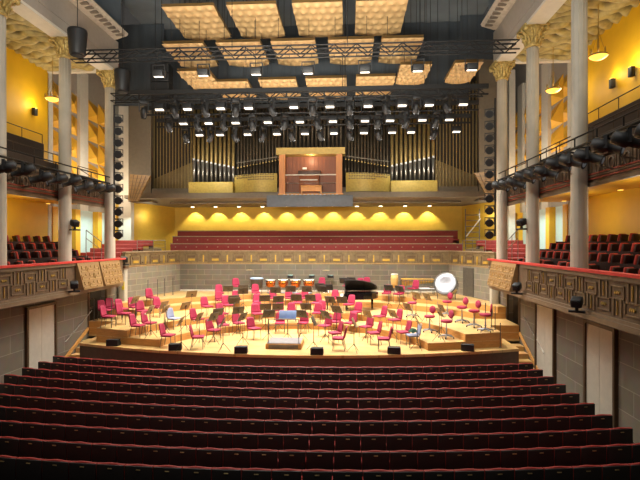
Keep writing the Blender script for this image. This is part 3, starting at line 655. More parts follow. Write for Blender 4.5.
for s, nm in ((-1, 'left'), (1, 'right')):
    y0, y1 = (13.0, 20.85) if s < 0 else (10.0, 20.7)
    t = thing('gallery_lamp_bar', 'black lamp bar running along the %s gallery front' % nm, 'lighting bar', (s * 8.5, 0, 7.66))
    MB().tube((0, y0, 0), (0, y1, 0), .04).build('pipe', M['truss'], t)
    MB().tube((0, y0, .28), (0, y1, .28), .025).build('upper_pipe', M['truss'], t)
    y = y0 + .3
    while y < y1:
        if min(abs(y - q) for q in (14.6, 18.2, 21.75)) > .35: MB().bar((0, y, 0), (s * .6, y, .05), .04, .04).bar((0, y, -.02), (0, y, .28), .03, .03).build('bracket', M['truss'], t)
        y += 1.2
    n = 9 if s < 0 else 12
    for i in range(n):
        y = y1 - .3 - (y1 - y0 - .6) * i / (n - 1)
        rz = (-PI / 2 + .7 if s < 0 else PI / 2 - .7) + random.uniform(-.4, .4)
        lab = 'black barn-door spotlight on the %s gallery bar, %s from the stage end' % (nm, ORD[i]); loc = (s * 8.46, y, 7.36 - .05 * (i % 3))
        if FL0[0]: FL0[0] = False; fl.location = loc; fl.rotation_euler = (0, 0, rz); fl['label'] = lab; fl['group'] = 'gallery spotlights'
        else: dup(fl, loc, rz, lab, 'gallery spotlights')
# dark covered seating boxes of the upper gallery
def cover(label, s, x0, x1, y0, y1, z0, z1):
    o = thing('covered_seating', label, 'covered seats', (s * (x0 + x1) / 2, (y0 + y1) / 2, z0), 0, 'covered gallery seating')
    w = x1 - x0; L = y1 - y0; h = z1 - z0
    MB().rbox((0, 0, h / 2), (w, L, h), .04).build('cloth', M['cover'], o)
    r = MB()
    for i in range(int(L / 1.1) + 1): y = -L / 2 + .06 + (L - .12) * i / int(L / 1.1); r.tube((-s * (w / 2 - .05), y, h), (-s * (w / 2 - .05), y, h + .36), .014, n=5)
    r.tube((-s * (w / 2 - .05), -L / 2 + .06, h + .36), (-s * (w / 2 - .05), L / 2 - .06, h + .36), .018, n=6)
    r.build('railing', M['brownrail'], o)
for s, nm in ((-1, 'left'), (1, 'right')):
    cover('dark covered seat block low on the %s upper gallery front' % nm, s, 9.4, 10.2, 8.0, 19.4, 6.95, 8.15)
    cover('tall dark covered seat block behind the %s gallery front' % nm, s, 10.25, 11.6, 8.0 if s > 0 else 9.0, 18.9 if s < 0 else 17.4, 6.95, 9.05)
    cover('small dark covered seat block at the stage end of the %s gallery' % nm, s, 9.4, 10.4, 19.9, 21.6, 6.95, 7.95)
    f = thing('gallery_fence', 'sloping thin railing at the stage end of the %s gallery' % nm, 'railing', (s * 9.5, 21.9, 6.95))
    MB().path([(0, 0, .9), (s * 1.1, 0, 1.6)], .018).build('handrail', M['brownrail'], f)
    MB().path([(0, 0, .5), (s * 1.1, 0, 1.2)], .014).build('midrail', M['brownrail'], f)
    for t_ in (0, .55, 1.1): MB().tube((s * t_, 0, 0), (s * t_, 0, .9 + .64 * t_), .014, n=6).build('baluster', M['brownrail'], f)

# chandeliers and sconces
def chandelier(label, loc):
    t = thing('bowl_chandelier', label, 'chandelier', loc, 0, 'gilded bowl chandeliers')
    MB().lathe([(.05, -.2), (.15, -.18), (.26, -.11), (.29, -.06), (.27, -.05), (.2, -.09)], 20).build('bowl', M['warm'], t)
    MB().lathe([(.295, -.08), (.31, -.06), (.295, -.03)], 20, cap=False).build('rim', M['gold'], t)
    for i in range(3):
        a = 2 * PI * i / 3; MB().tube((.28 * math.cos(a), .28 * math.sin(a), -.05), (.03 * math.cos(a), .03 * math.sin(a), .7), .007, n=5).build('chain', M['gold'], t)
    for i in range(4): a = 2 * PI * i / 4 + .3; MB().lathe([(.02, -.05), (.03, .06), (.012, .16)], 8, (.29 * math.cos(a), .29 * math.sin(a), 0)).build('finial', M['gold'], t)
    MB().lathe([(.015, .1), (.04, .25), (.03, .4), (.015, .7)], 10).build('stem', M['gold'], t)
    MB().tube((0, 0, .7), (0, 0, 13.15 - loc[2]), .014, n=5).build('rod', M['gold'], t)
chandelier('gilded glowing bowl chandelier in the right aisle, the nearer one', (10.6, 16.8, 11.4))
chandelier('gilded glowing bowl chandelier in the right aisle near the relief wall', (10.6, 20.4, 11.4))
chandelier('gilded glowing bowl chandelier in the left aisle', (-10.6, 20.0, 11.3))
def sconce(label, s, y, z):
    t = thing('wall_sconce', label, 'wall lamp', (s * 11.8, y, z), 0, 'black wall sconces')
    MB().rbox((0, 0, 0), (.16, .2, .34), .02).build('housing', M['black'], t)
    MB().bx(-.06, .06, -.08, .08, .17, .185).build('lamp', M['warm'], t)
sconce('black wall sconce glowing upward on the left yellow wall', -1, 20.6, 10.85)
sconce('black wall sconce on right yellow wall, nearer the column', 1, 18.2, 10.85)
sconce('black wall sconce on right yellow wall, nearer the photo edge', 1, 17.0, 10.85)
for i, (s, y, lb) in enumerate(((1, 16.2, 'small round downlight under the right gallery, nearer the column'), (1, 14.6, 'small round downlight under the right gallery, nearest the viewer'), (-1, 20.3, 'small round downlight under the left gallery'), (1, 20.3, 'small round downlight under the right gallery, at its stage end'))):
    t = thing('recessed_downlight', lb, 'downlight', (s * 11.0, y, 6.75), 0, 'gallery downlights')
    MB().lathe([(.1, -.02), (.12, 0)], 14).build('ring', M['gold'], t); MB().lathe([(.08, -.035), (.09, -.02)], 14).build('lamp', M['warm'], t)
# choir soffit downlights
XD = [-8.05, -6.52, -4.98, -3.43, -1.9, -.37, 1.15, 2.68, 4.2, 5.75, 7.3]
for i, x in enumerate(XD):
    t = thing('soffit_downlight', 'small glowing downlight in the soffit over the choir, %s from the left' % ORD[i], 'downlight', (x, 30.9, 7.36), 0, 'choir downlights')
    MB().lathe([(.13, 0), (.15, .04)], 14).build('ring', M['soffit'], t); MB().lathe([(.1, -.02), (.12, 0)], 14).build('lamp', emis('downlight_face', '#fff0c8', 8) if i == 0 else bpy.data.materials['downlight_face'], t)

# ================================================================= PARAPET GEAR
def ptz(label, loc, rz, sc=.8):
    t = thing('balcony_spotlight', label, 'spotlight', loc, rz); t.scale = (sc, sc, sc)
    MB().rbox((0, 0, .1), (.1, .1, .2), .02).build('bracket', M['blackmetal'], t)
    MB().rbox((0, 0, .34), (.34, .4, .3), .05, Matrix.Rotation(.3, 3, 'X')).build('head', M['black'], t)
    MB().lathe([(.1, .2), (.11, .24)], 12, (0, 0, .34), Matrix.Rotation(PI / 2 + .3, 3, 'X')).build('lens', M['lens'], t)
    MB().rbox((.0, .0, .02), (.5, .14, .08), .02).build('clamp', M['blackmetal'], t)
ptz('black lamp on the left parapet at the fretwork end', (-8.28, 17.7, 3.14), .6)
ptz('black lamp clamped on the left corner post of the stage', (-8.84, 23.0, 3.92), .6)
ptz('black lamp on right parapet ledge by the maze-relief panel', (8.28, 17.9, 3.14), -.6)
ptz('black lamp on the right parapet ledge above the nearest door', (8.28, 13.3, 3.14), -.6)
ld = {(-1): 'left', 1: 'right'}
ptz('black lamp clamped to the left middle column above the balcony rail', (-8.55, 18.2, 5.5), .9)
ptz('black lamp clamped to the right middle column above the balcony rail', (8.55, 18.2, 5.5), -.9)

# ================================================================= BALCONY SEATS
bs = thing('balcony_chair', 'x', 'theatre seat', (0, 0, 0), 0, 'g')     # faces local -Y
MB().rbox((0, .24, .58), (.47, .09, .58), .04, Matrix.Rotation(-.2, 3, 'X')).build('backrest', M['orange'], bs)
MB().rbox((0, .3, .49), (.5, .05, .7), .012, Matrix.Rotation(-.2, 3, 'X')).build('back_shell', M['dseat'], bs)
MB().rbox((0, 0, .42), (.48, .42, .1), .04).build('seat', M['dseat'], bs)
for x in (-.265, .265): MB().bx(x - .012, x + .012, -.16, .24, 0, .6).build('armrest', M['dseat'], bs)
BS0 = [True]
cols = (14.6, 18.2, 21.75)
for s, nm in ((-1, 'left'), (1, 'right')):
    for k in range(4):
        ylo = (13.6 if s < 0 else 10.6) + .25 * k
        y = 21.3 - (.0 if k else .0); i = 0
        while y > ylo:
            x = s * (9.38 + .67 * k)
            rz = math.atan2(-s * .6, -.8)
            loc = (x, y, 3.5 + .32 * k)
            if not (k == 0 and any(abs(y - c_) < .42 for c_ in cols)):
                lab = 'red seat on the %s balcony, %s row from the rail, %s from the stage end' % (nm, ORD[k], ORD[i])
                if BS0[0]: BS0[0] = False; bs.location = loc; bs.rotation_euler = (0, 0, rz); bs['label'] = lab; bs['group'] = 'balcony seats'
                else: dup(bs, loc, rz, lab, 'balcony seats')
                i += 1
            y -= .66

for s, nm in ((-1, 'left'), (1, 'right')):
    t = thing('stair_railing', 'thin sloping metal railing on the %s balcony beside the column nearest the organ' % nm, 'railing', (s * 8.8, 20.7, 4.3))
    MB().path([(0, 0, .75), (s * .14, -1.0, 1.25)], .02).build('handrail', M['railmetal'], t); MB().path([(0, 0, .4), (s * .14, -1.0, .9)], .014).build('midrail', M['railmetal'], t)
    for k in (0, .5, 1): MB().tube((s * .14 * k, -k, -.75), (s * .14 * k, -k, .75 + .5 * k), .016).build('baluster', M['railmetal'], t)

# ================================================================= STALLS
st = thing('theatre_chair', 'x', 'theatre seat', (0, 0, 0), 0, 'g')      # faces +Y (the stage); back towards the viewer
b = MB()
def bk(u, v):   # rounded top roll
    x = (u - .5) * .545; a = PI * v; return (x, -.03 * math.cos(a) + .012, .82 + .022 * math.sin(a) + .01 * math.cos((u - .5) * PI * 2) - .008)
b.grid(bk, 8, 6); b.bx(-.272, .272, -.018, .042, .42, .82); b.build('backrest', M['redtop'], st)
MB().rbox((0, -.03, .5), (.54, .03, .64), .01).build('back_shell', M['shell'], st)
MB().rbox((0, -.05, .755), (.085, .012, .018), .003).build('number_plate', M['brass'], st)
MB().rbox((0, .17, .5), (.48, .1, .36), .03, Matrix.Rotation(.15, 3, 'X')).build('seat', M['redseat'], st)
for x in (-.265, .265): MB().bx(x - .011, x + .011, .05, .3, 0, .58).build('armrest', M['redseat'], st)
ST0 = [True]
TH = R(3.4); F = 480.; CAM = (2.15, 0, 5.0)
def proj(x, y, z):
    dx, dy, dz = x - CAM[0], y - CAM[1], z - CAM[2]; c, s = math.cos(TH), math.sin(TH)
    X = c * dx + s * dy; Y = -s * dx + c * dy
    return 320 + F * X / Y, 243 - F * dz / Y
for k in range(10):
    Rk = 37.5 + .815 * k; yc = 16.1 - .815 * k; y_c = yc + Rk
    xl, xr = (-8.75 - .0 * k, 8.55)
    n = int((xr - xl) / .555); vis = []
    for i in range(n):
        x = xl + (i + .5) * (xr - xl) / n + (.14 if k % 2 else -.1) * 0
        y = y_c - math.sqrt(Rk * Rk - x * x); px, py = proj(x, y, .85)
        if -26 < px < 666: vis.append((x, y, px))
    for i, (x, y, px) in enumerate(vis):
        rz = math.asin(x / Rk)
        cut = vis[0][2] < 20
        lab = 'dark-backed red seat, %s from %s in the %s stalls row from the stage' % (ORD[i], 'left photo edge' if cut else 'left end', ORD[k])
        if ST0[0]: ST0[0] = False; st.location = (x, y, 0); st.rotation_euler = (0, 0, rz); st['label'] = lab; st['group'] = 'stalls seats'
        else: dup(st, (x, y, 0), rz, lab, 'stalls seats')

# ================================================================= ORCHESTRA
def face(x, y):   # rotation so that local +Y points at the conductor
    return math.atan2(-(-.3 - x), 17.9 - y)
def chair_proto(seatm):
    c = thing('orchestra_chair', 'x', 'chair', (0, 0, 0), 0, 'g')          # faces +Y
    MB().rbox((0, .02, .45), (.44, .43, .065), .028).build('seat', seatm, c)
    bk_ = MB()
    def bf(u, v, o=0):
        x = (u - .5) * (.42 - .1 * v * v); return (x, -.2 - .09 * v + .03 * (2 * u - 1) ** 2 - o, .47 + .4 * v + .02 * math.sin(PI * u) * v)
    nu, nv = 8, 6
    vs = [bf(i / nu, j / nv) for j in range(nv + 1) for i in range(nu + 1)] + [bf(i / nu, j / nv, .045) for j in range(nv + 1) for i in range(nu + 1)]
    m = (nu + 1) * (nv + 1); fs = []
    for j in range(nv):
        for i in range(nu):
            a = j * (nu + 1) + i; fs.append((a, a + 1, a + nu + 2, a + nu + 1)); fs.append((m + a + nu + 1, m + a + nu + 2, m + a + 1, m + a))
    rim = [i for i in range(nu + 1)] + [(j + 1) * (nu + 1) - 1 for j in range(1, nv + 1)] + [nv * (nu + 1) + i for i in range(nu - 1, -1, -1)] + [j * (nu + 1) for j in range(nv - 1, 0, -1)]
    for a, b2 in zip(rim, rim[1:] + rim[:1]): fs.append((b2, a, m + a, m + b2))
    bk_.add(vs, fs, True); bk_.build('backrest', seatm, c)
    for x in (-.19, .19):
        MB().tube((x, .19, .42), (x * 1.05, .21, 0), .013).build('leg', M['chrome'], c)
        MB().tube((x, -.17, .42), (x * 1.05, -.24, 0), .013).build('leg', M['chrome'], c)
    fm = MB(); fm.path([(-.19, .19, .415), (.19, .19, .415), (.19, -.19, .415), (-.19, -.19, .415), (-.19, .19, .415)], .012); fm.path([(-.1, -.2, .42), (-.1, -.27, .7)], .012); fm.path([(.1, -.2, .42), (.1, -.27, .7)], .012)
    fm.build('frame', M['chrome'], c)
    return c
def swivel_proto():
    c = thing('swivel_stool', 'x', 'stool', (0, 0, 0), 0, 'g')
    MB().lathe([(.16, .6), (.22, .63), (.23, .67), (.2, .705), (.1, .71)], 18).build('seat', M['crimson'], c)
    bk_ = MB(); bk_.lathe([(.04, -.03), (.15, -.03), (.17, 0), (.15, .03), (.04, .03)], 16, (0, -.21, .92), Matrix.Rotation(PI / 2 + .12, 3, 'X')); bk_.build('backrest', M['crimson'], c)
    MB().path([(0, -.05, .6), (0, -.25, .64), (0, -.25, .9)], .018).build('back_bracket', M['starbase'], c)
    MB().lathe([(.03, .1), (.03, .4), (.022, .4), (.022, .62)], 10).build('column', M['starbase'], c)
    for i in range(5):
        a = 2 * PI * i / 5; l = MB(); l.tube((0, 0, .12), (.3 * math.cos(a), .3 * math.sin(a), .07), .036, .026, 6); lg = l.build('leg', M['starbase'], c)
        MB().lathe([(.03, -.014), (.033, 0), (.03, .014)], 10, (.3 * math.cos(a), .3 * math.sin(a), .033), Matrix.Rotation(PI / 2, 3, 'X')).build('castor', M['black'], lg)
    return c
CH = [
 ('far-left group by the side wall', [(-8.7, 20.81, 1.56), (-8.73, 21.55, 1.56), (-7.62, 19.04, 1.56), (-8.12, 21.24, 1.56), (-7.37, 19.86, 1.56), (-6.21, 18.63, 1.28), (-7.84, 21.91, 1.56), (-6.9, 20.67, 1.56), (-6.0, 19.23, 1.28)]),
 ('rear-left ring of platforms', [(-7.65, 23.43, 1.84), (-6.6, 21.84, 1.56), (-4.52, 22.34, 1.56), (-4.59, 24.9, 1.56), (-4.86, 25.78, 1.84), (-3.8, 25.28, 1.56), (-4.14, 26.71, 2.12)]),
 ('front-left section beside the podium', [(-4.8, 18.14, 1.0), (-4.35, 20.33, 1.28), (-3.55, 17.89, 1.0), (-3.35, 19.31, 1.0), (-3.3, 20.58, 1.0), (-3.72, 22.01, 1.28), (-3.7, 22.91, 1.56), (-2.73, 21.1, 1.0), (-1.78, 19.8, 1.0)]),
 ('first arc behind the podium', [(-2.09, 22.04, 1.28), (-0.89, 21.2, 1.0), (0.13, 21.26, 1.0), (1.14, 20.63, 1.0), (0.69, 22.46, 1.28), (1.53, 21.67, 1.0)]),
 ('middle arc left of the piano', [(-2.41, 23.71, 1.56), (-2.27, 23.03, 1.28), (-1.23, 23.28, 1.28), (-0.52, 22.45, 1.28), (-0.41, 23.98, 1.56), (0.53, 23.99, 1.56), (0.79, 23.36, 1.28), (1.41, 25.9, 1.56), (2.17, 23.5, 1.56), (2.51, 22.91, 1.28)]),
 ('upper arc in front of the kettledrums', [(-2.94, 26.15, 1.84), (-1.91, 25.91, 1.56), (-1.09, 26.06, 1.56), (-0.22, 26.12, 1.56)]),
 ('rear platform right of the kettledrums', [(0.57, 27.6, 2.12), (2.06, 27.4, 2.12), (2.74, 27.23, 2.12), (3.18, 27.93, 2.12), (4.2, 26.09, 1.84), (4.82, 25.79, 1.84), (5.61, 25.98, 1.84)]),
 ('front-right section beside the podium', [(2.22, 21.41, 1.0), (2.89, 20.51, 1.0), (1.62, 19.01, 1.0), (1.79, 17.96, 1.0), (3.16, 19.1, 1.0), (3.47, 17.98, 1.0), (3.56, 21.64, 1.28), (4.12, 20.64, 1.28), (4.34, 19.35, 1.0)]),
]
RLv = [5.2, 6.7, 9.4, 10.3]
def hgt(x, y):
    if y < front(x) + .5: return 1.0
    if abs(x) > 8.05 and y < 20.5: return 1.0
    r = math.hypot(x, y - 17); z = 1.0
    for i, k in enumerate(RLv):
        if r >= k and not (i >= 2 and y < 22.2): z = 1.28 + .28 * i
    return z
CPOS = []; oc = chair_proto(M['crimson']); OC0 = [True]
def order(l): return sorted(l, key=lambda p: proj(*p)[0])
for zone, l in CH:
    for i, (x, y, z) in enumerate(order(l)):
        z = hgt(x, y); CPOS.append((x, y)); lab = 'crimson orchestra chair, %s from left in the %s' % (ORD[i], zone); rz = face(x, y) + random.uniform(-.2, .2)
        if OC0[0]: OC0[0] = False; oc.location = (x, y, z); oc.rotation_euler = (0, 0, rz); oc['label'] = lab; oc['group'] = 'crimson orchestra chairs'
        else: dup(oc, (x, y, z), rz, lab, 'crimson orchestra chairs')
gc = chair_proto(M['greyseat']); gc.location = (-5.42, 20.43, hgt(-5.42, 20.43)); gc.rotation_euler = (0, 0, face(-5.42, 20.43)); tag(gc, 'grey-blue orchestra chair among the crimson ones on the left', 'chair', 'grey orchestra chairs')
dup(gc, (4.64, 18.68, hgt(4.64, 18.68)), face(4.64, 18.68), 'pale grey chair at the front right of the stage with dark cloth on it', 'grey orchestra chairs')
cl = MB()
def cf_(u, v): return (4.62 + (u - .5) * .26 + .05 * math.sin(v * 5), 18.68 + (v - .5) * .2, hgt(4.64, 18.68) + .56 + .18 * (1 - (2 * u - 1) ** 2) * (1 - (2 * v - 1) ** 2) + .02 * math.sin(u * 9))
cl.grid(cf_, 12, 10); tag(cl.build('folded_cloth', M['green']), 'dark green cloth bundled on the pale grey chair', 'cloth')
sw = swivel_proto(); 
for i, (x, y, z) in enumerate(order([(5.53, 20.29, 1.28), (5.98, 19.06, 1.28), (7.05, 21.1, 1.56), (7.28, 20.0, 1.56), (7.45, 18.96, 1.56), (6.82, 23.07, 1.56), (5.1, 22.53, 1.56)])):
    z = hgt(x, y); lab = 'crimson swivel stool with grey star base at stage right, %s from the left' % ORD[i]
    if i == 0: sw.location = (x, y, z); sw.rotation_euler = (0, 0, face(x, y)); sw['label'] = lab; sw['group'] = 'crimson swivel stools'
    else: dup(sw, (x, y, z), face(x, y) + random.uniform(-.4, .4), lab, 'crimson swivel stools')

# music stands: local +Y is where the player sits, desk faces the player
def stand_proto(deskm, h=1.1):
    c = thing('music_stand', 'x', 'music stand', (0, 0, 0), 0, 'g')
    rt_ = Matrix.Rotation(.45, 3, 'X')
    d = MB(); d.rbox((0, .0, h), (.52, .02, .34), .006, rt_); d.box(Vector((0, .05, h)) + rt_ @ Vector((0, .0, -.165)), (.52, .07, .015), rt_); dk = d.build('desk', deskm, c)
    MB().lathe([(.025, 0), (.025, .03)], 8, Vector((0, 0, h)) + rt_ @ Vector((0, -.035, 0)), rt_ @ Matrix.Rotation(PI / 2, 3, 'X')).build('clamp', M['black'], dk)
    MB().lathe([(.014, .25), (.014, .7), (.01, .7), (.01, h - .02)], 8).build('pole', M['standpole'], c)
    for i in range(3):
        a = 2 * PI * i / 3 + PI / 6; MB().path([(0, 0, .32), (.27 * math.cos(a), .27 * math.sin(a), .01)], .009).build('leg', M['standpole'], c)
    return c
ST = [
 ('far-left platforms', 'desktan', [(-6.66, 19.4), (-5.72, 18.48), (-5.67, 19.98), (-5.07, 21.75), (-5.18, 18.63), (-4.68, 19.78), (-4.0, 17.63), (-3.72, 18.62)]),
 ('rear-left platforms', 'standdesk', [(-4.05, 24.43), (-3.45, 22.46), (-3.43, 24.92), (-3.01, 23.27), (-1.94, 22.62), (-1.64, 21.67)]),
 ('front-left section', 'standdesk', [(-3.34, 20.07), (-3.24, 18.79), (-2.99, 21.55), (-2.62, 20.6), (-2.01, 18.73), (-2.47, 17.46)]),
 ('arc nearest the podium', 'standdesk', [(-1.12, 19.59), (0.2, 19.67), (1.22, 19.46), (1.6, 21.17), (0.85, 17.9)]),
 ('centre rows below the kettledrums', 'standdesk', [(-1.48, 23.8), (-0.75, 24.38), (-0.05, 24.35), (-1.03, 22.34), (-0.39, 22.94), (0.43, 22.93), (-1.2, 21.64), (0.21, 21.87), (1.21, 22.32), (1.76, 22.17)]),
 ('rear row around the piano', 'deskblack', [(0.58, 26.13), (1.06, 25.39), (0.74, 24.46), (1.9, 26.46), (2.11, 26.84), (4.25, 25.3), (4.76, 24.83)]),
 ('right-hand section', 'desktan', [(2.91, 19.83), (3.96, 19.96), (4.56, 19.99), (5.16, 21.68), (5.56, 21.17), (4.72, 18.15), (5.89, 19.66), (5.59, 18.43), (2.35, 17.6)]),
]
protos = {}; SPOS = []
colour = {'desktan': 'tan-lit', 'standdesk': 'bronze-grey', 'deskblack': 'black'}  # tan desks carry the light on their fronts in their colour
for zone, mk, l in ST:
    l2 = []
    for x, y in l:
        for _ in range(4):
            for a, b, m_ in [(a, b, .62) for a, b in CPOS] + [(a, b, .56) for a, b in SPOS]:
                d = math.hypot(x - a, y - b)
                if d < m_: x += (x - a) / d * (m_ - d); y += (y - b) / d * (m_ - d)
        SPOS.append((x, y))
        l2.append((x, y, hgt(x, y)))
    for i, (x, y, z) in enumerate(order(l2)):
        lab = '%s music stand, %s from left in the %s' % (colour[mk], ORD[i], zone)
        rz = face(x, y) + PI + random.uniform(-.15, .15)
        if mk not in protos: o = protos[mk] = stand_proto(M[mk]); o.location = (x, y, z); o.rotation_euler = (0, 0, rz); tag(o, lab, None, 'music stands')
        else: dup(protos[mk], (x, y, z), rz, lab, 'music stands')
# conductor's podium, rail and stand
pd = thing('conductor_podium', 'low wooden conductor podium with grey top and thin safety rail', 'podium', (-.3, 18.55, 1.0))
MB().rbox((0, 0, .1), (1.36, 1.2, .2), .015).build('base', M['podwood'], pd)
MB().bx(-.56, .56, -.63, -.605, .03, .16).build('front_mesh', M['podmesh'], pd)
MB().bx(-.64, .64, -.56, .56, .2, .22).build('top_mat', M['podgrey'], pd)
rl = MB(); rl.path([(-.58, -.56, .22), (-.58, -.56, 1.12), (.58, -.56, 1.12), (.58, -.56, .22)], .017); rl.path([(-.58, -.56, .9), (.58, -.56, .9)], .011)
rl.build('safety_rail', M['chrome'], pd)
cs = stand_proto(M['bluedesk'], 1.08); cs.location = (-.33, 19.5, 1.0); cs.rotation_euler = (0, 0, PI); tag(cs, 'blue-grey wide conductor music stand just behind the podium', None, 'conductor stand')
cs.scale = (1.35, 1, 1)
del cs['group']
# floor monitors along the stage edge
mw = thing('floor_monitor', 'x', 'floor monitor', (0, 0, 0), 0, 'g')
MB().extr([(-.15, 0), (.15, 0), (.15, .1), (.02, .24), (-.15, .24)], 'x', -.23, .23).build('cabinet', M['black'], mw)
MB().box((0, .09, .175), (.42, .012, .16), Matrix.Rotation(R(-47), 3, 'X')).build('grille', M['lens'], mw)
for i, (x, y) in enumerate(((-7.01, 18.24), (-4.32, 17.62), (-1.75, 17.28), (1.02, 17.24), (3.8, 17.52), (6.57, 18.14))):
    lab = 'black floor monitor on the stage edge, %s from the left' % ORD[i]
    if i == 0: mw.location = (x, y, 1.0); mw['label'] = lab; mw['group'] = 'floor monitors'
    else: dup(mw, (x, y, 1.0), -x / 24, lab, 'floor monitors')
# grand piano
pn = thing('grand_piano', 'black grand piano with raised lid at centre right of the stage', 'piano', (1.75, 24.75, 1.56))
out = [(0, -.74), (.55, -.74), (1.1, -.66), (1.6, -.4), (1.9, -.02), (2.02, .36), (1.9, .64), (1.6, .76), (0, .76)]
MB().prism(out, .62, .95).build('case', M['piano'], pn)
MB().rbox((-.12, 0, .72), (.3, 1.46, .14), .02).build('keybed', M['piano'], pn)
MB().bx(-.24, -.08, -.62, .62, .79, .815).build('keys', M['ivory'], pn)
MB().bx(.02, .05, -.5, .5, .95, 1.2).build('music_desk', M['piano'], pn)
lid = MB(); ang = R(27)
def lp_(x, y): 
    d = .76 - y; return (x, .76 - d * math.cos(ang), .96 + d * math.sin(ang))
n_ = len(out); v1 = [lp_(*p) for p in out]; v2 = [(a, b2 - .02 * 0, c_ + .035) for a, b2, c_ in v1]
lid.add(v1 + v2, [tuple(range(n_)), tuple(reversed(range(n_, 2 * n_)))] + [(i, n_ + i, n_ + (i + 1) % n_, (i + 1) % n_) for i in range(n_)])
lid.build('lid', M['lidmat'], pn)  # lid greyed so its colour stands in for reflected light
MB().tube((1.15, -.5, .95), (1.15, -.36, 1.50), .014).build('lid_prop', M['piano'], pn)
for x, y in ((.1, -.55), (.1, .6), (1.65, .15)):
    lg = MB().lathe([(.045, .06), (.06, .3), (.075, .62)], 10, (x, y, 0)).build('leg', M['piano'], pn)
    MB().lathe([(.035, 0), (.04, .03), (.035, .06)], 10, (x, y, 0)).build('castor', M['brass'], lg)
MB().bx(.12, .16, -.08, .08, .1, .62).bx(.06, .24, -.14, .14, .06, .12).build('pedal_lyre', M['piano'], pn)
dl = thing('piano_dolly', 'dark low platform under the grand piano', 'dolly', (2.65, 24.4, 1.56))
# a thin dark board the piano stands beside
bpy.data.objects.remove(dl)
pn.scale = (.86, .9, .95); pn.location.x = 1.95
pb = thing('piano_bench', 'black piano bench at the keyboard end of the grand piano', 'bench', (1.2, 24.75, 1.56))
MB().rbox((0, 0, .46), (.36, .74, .08), .025).build('seat', M['black'], pb)
for x in (-.14, .14):
    for y in (-.32, .32): MB().bx(x - .02, x + .02, y - .02, y + .02, 0, .43).build('leg', M['black'], pb)
# kettledrums
def timpani(label, loc, d, m=None):
    t = thing('kettledrum', label, 'kettledrum', loc, 0, 'kettledrums')
    MB().lathe([(.08, .32), (.22 * d / .6, .38), (.29 * d / .6, .52), (.3 * d / .6, .72)], 20).build('bowl', m or M['copper'], t)
    MB().lathe([(.3 * d / .6, .72), (.33 * d / .6, .72), (.33 * d / .6, .78), (.3 * d / .6, .785)], 20, cap=False).build('rim', M['steel'], t)
    MB().lathe([(.3 * d / .6, .77), (.3 * d / .6, .785)], 20).build('head', M['skin'] if m is None else M['mint'], t)
    for i in range(4): a = PI / 4 + PI / 2 * i; MB().path([(.32 * d / .6 * math.cos(a), .32 * d / .6 * math.sin(a), .74), (.32 * d / .6 * math.cos(a), .32 * d / .6 * math.sin(a), .35), (.16 * math.cos(a), .16 * math.sin(a), .06)], .016).build('strut', M['steel'], t)
    MB().lathe([(.2, 0), (.2, .06)], 14).build('base', M['starbase'], t)
for i, (x, y, d) in enumerate(((-2.3, 27.25, .58), (-1.6, 27.35, .58), (-.88, 27.35, .62), (-.12, 27.3, .64))):
    timpani('copper kettledrum with chrome rim at the rear of the stage, %s from the left' % ORD[i], (x, y, 2.12), d)
bd = thing('covered_drum', 'dark drum with pale blue rim left of the copper kettledrums', 'drum', (-3.08, 27.1, 2.12))
MB().lathe([(.3, .3), (.34, .34), (.36, .8), (.36, .84)], 22).build('shell', M['standdesk'], bd)
MB().lathe([(.37, .82), (.38, .85), (.36, .9), (.3, .91)], 22).build('rim', mat('pale_blue_rim', '#8ea6c4', .4), bd)
for i in range(3): a = 2 * PI * i / 3; MB().tube((.25 * math.cos(a), .25 * math.sin(a), .32), (.3 * math.cos(a), .3 * math.sin(a), 0), .015).build('leg', M['steel'], bd)
# drum-kit bits with mint heads, cymbal stands
for i, (x, y, lb) in enumerate(((-1.25, 27.95, 'small side drum with mint head behind the kettledrums, left one'), (.0, 28.02, 'small side drum with mint head behind the kettledrums, right one'), (1.1, 28.0, 'small side drum with mint head beside the black rear stands'))):
    t = thing('side_drum', lb, 'drum', (x, y, 2.12), 0, 'small side drums')
    MB().lathe([(.17, .84), (.18, .85), (.18, .99), (.17, 1.0)], 18).build('shell', M['blackmetal'], t)
    MB().lathe([(.165, .995), (.165, 1.01)], 18).build('head', M['mint'], t)
    MB().tube((0, 0, .3), (0, 0, .86), .012).build('pole', M['steel'], t)
    for k in range(3): a = 2 * PI * k / 3; MB().tube((0, 0, .34), (.22 * math.cos(a), .22 * math.sin(a), .01), .01).build('leg', M['steel'], t)
for i, (x, y, lb) in enumerate(((.85, 27.75, 'slim chrome cymbal stand behind the kettledrums'), (-3.65, 27.8, 'slim chrome cymbal stand at the rear left of the drums'))):
    t = thing('cymbal_stand', lb, 'cymbal', (x, y, 2.12))
    MB().lathe([(.02, 1.33), (.2, 1.30), (.22, 1.295)], 18).build('cymbal', M['brass'], t)
    MB().tube((0, 0, .2), (0, 0, 1.36), .011).build('pole', M['steel'], t)
    for k in range(3): a = 2 * PI * k / 3; MB().tube((0, 0, .35), (.24 * math.cos(a), .24 * math.sin(a), .01), .01).build('leg', M['steel'], t)
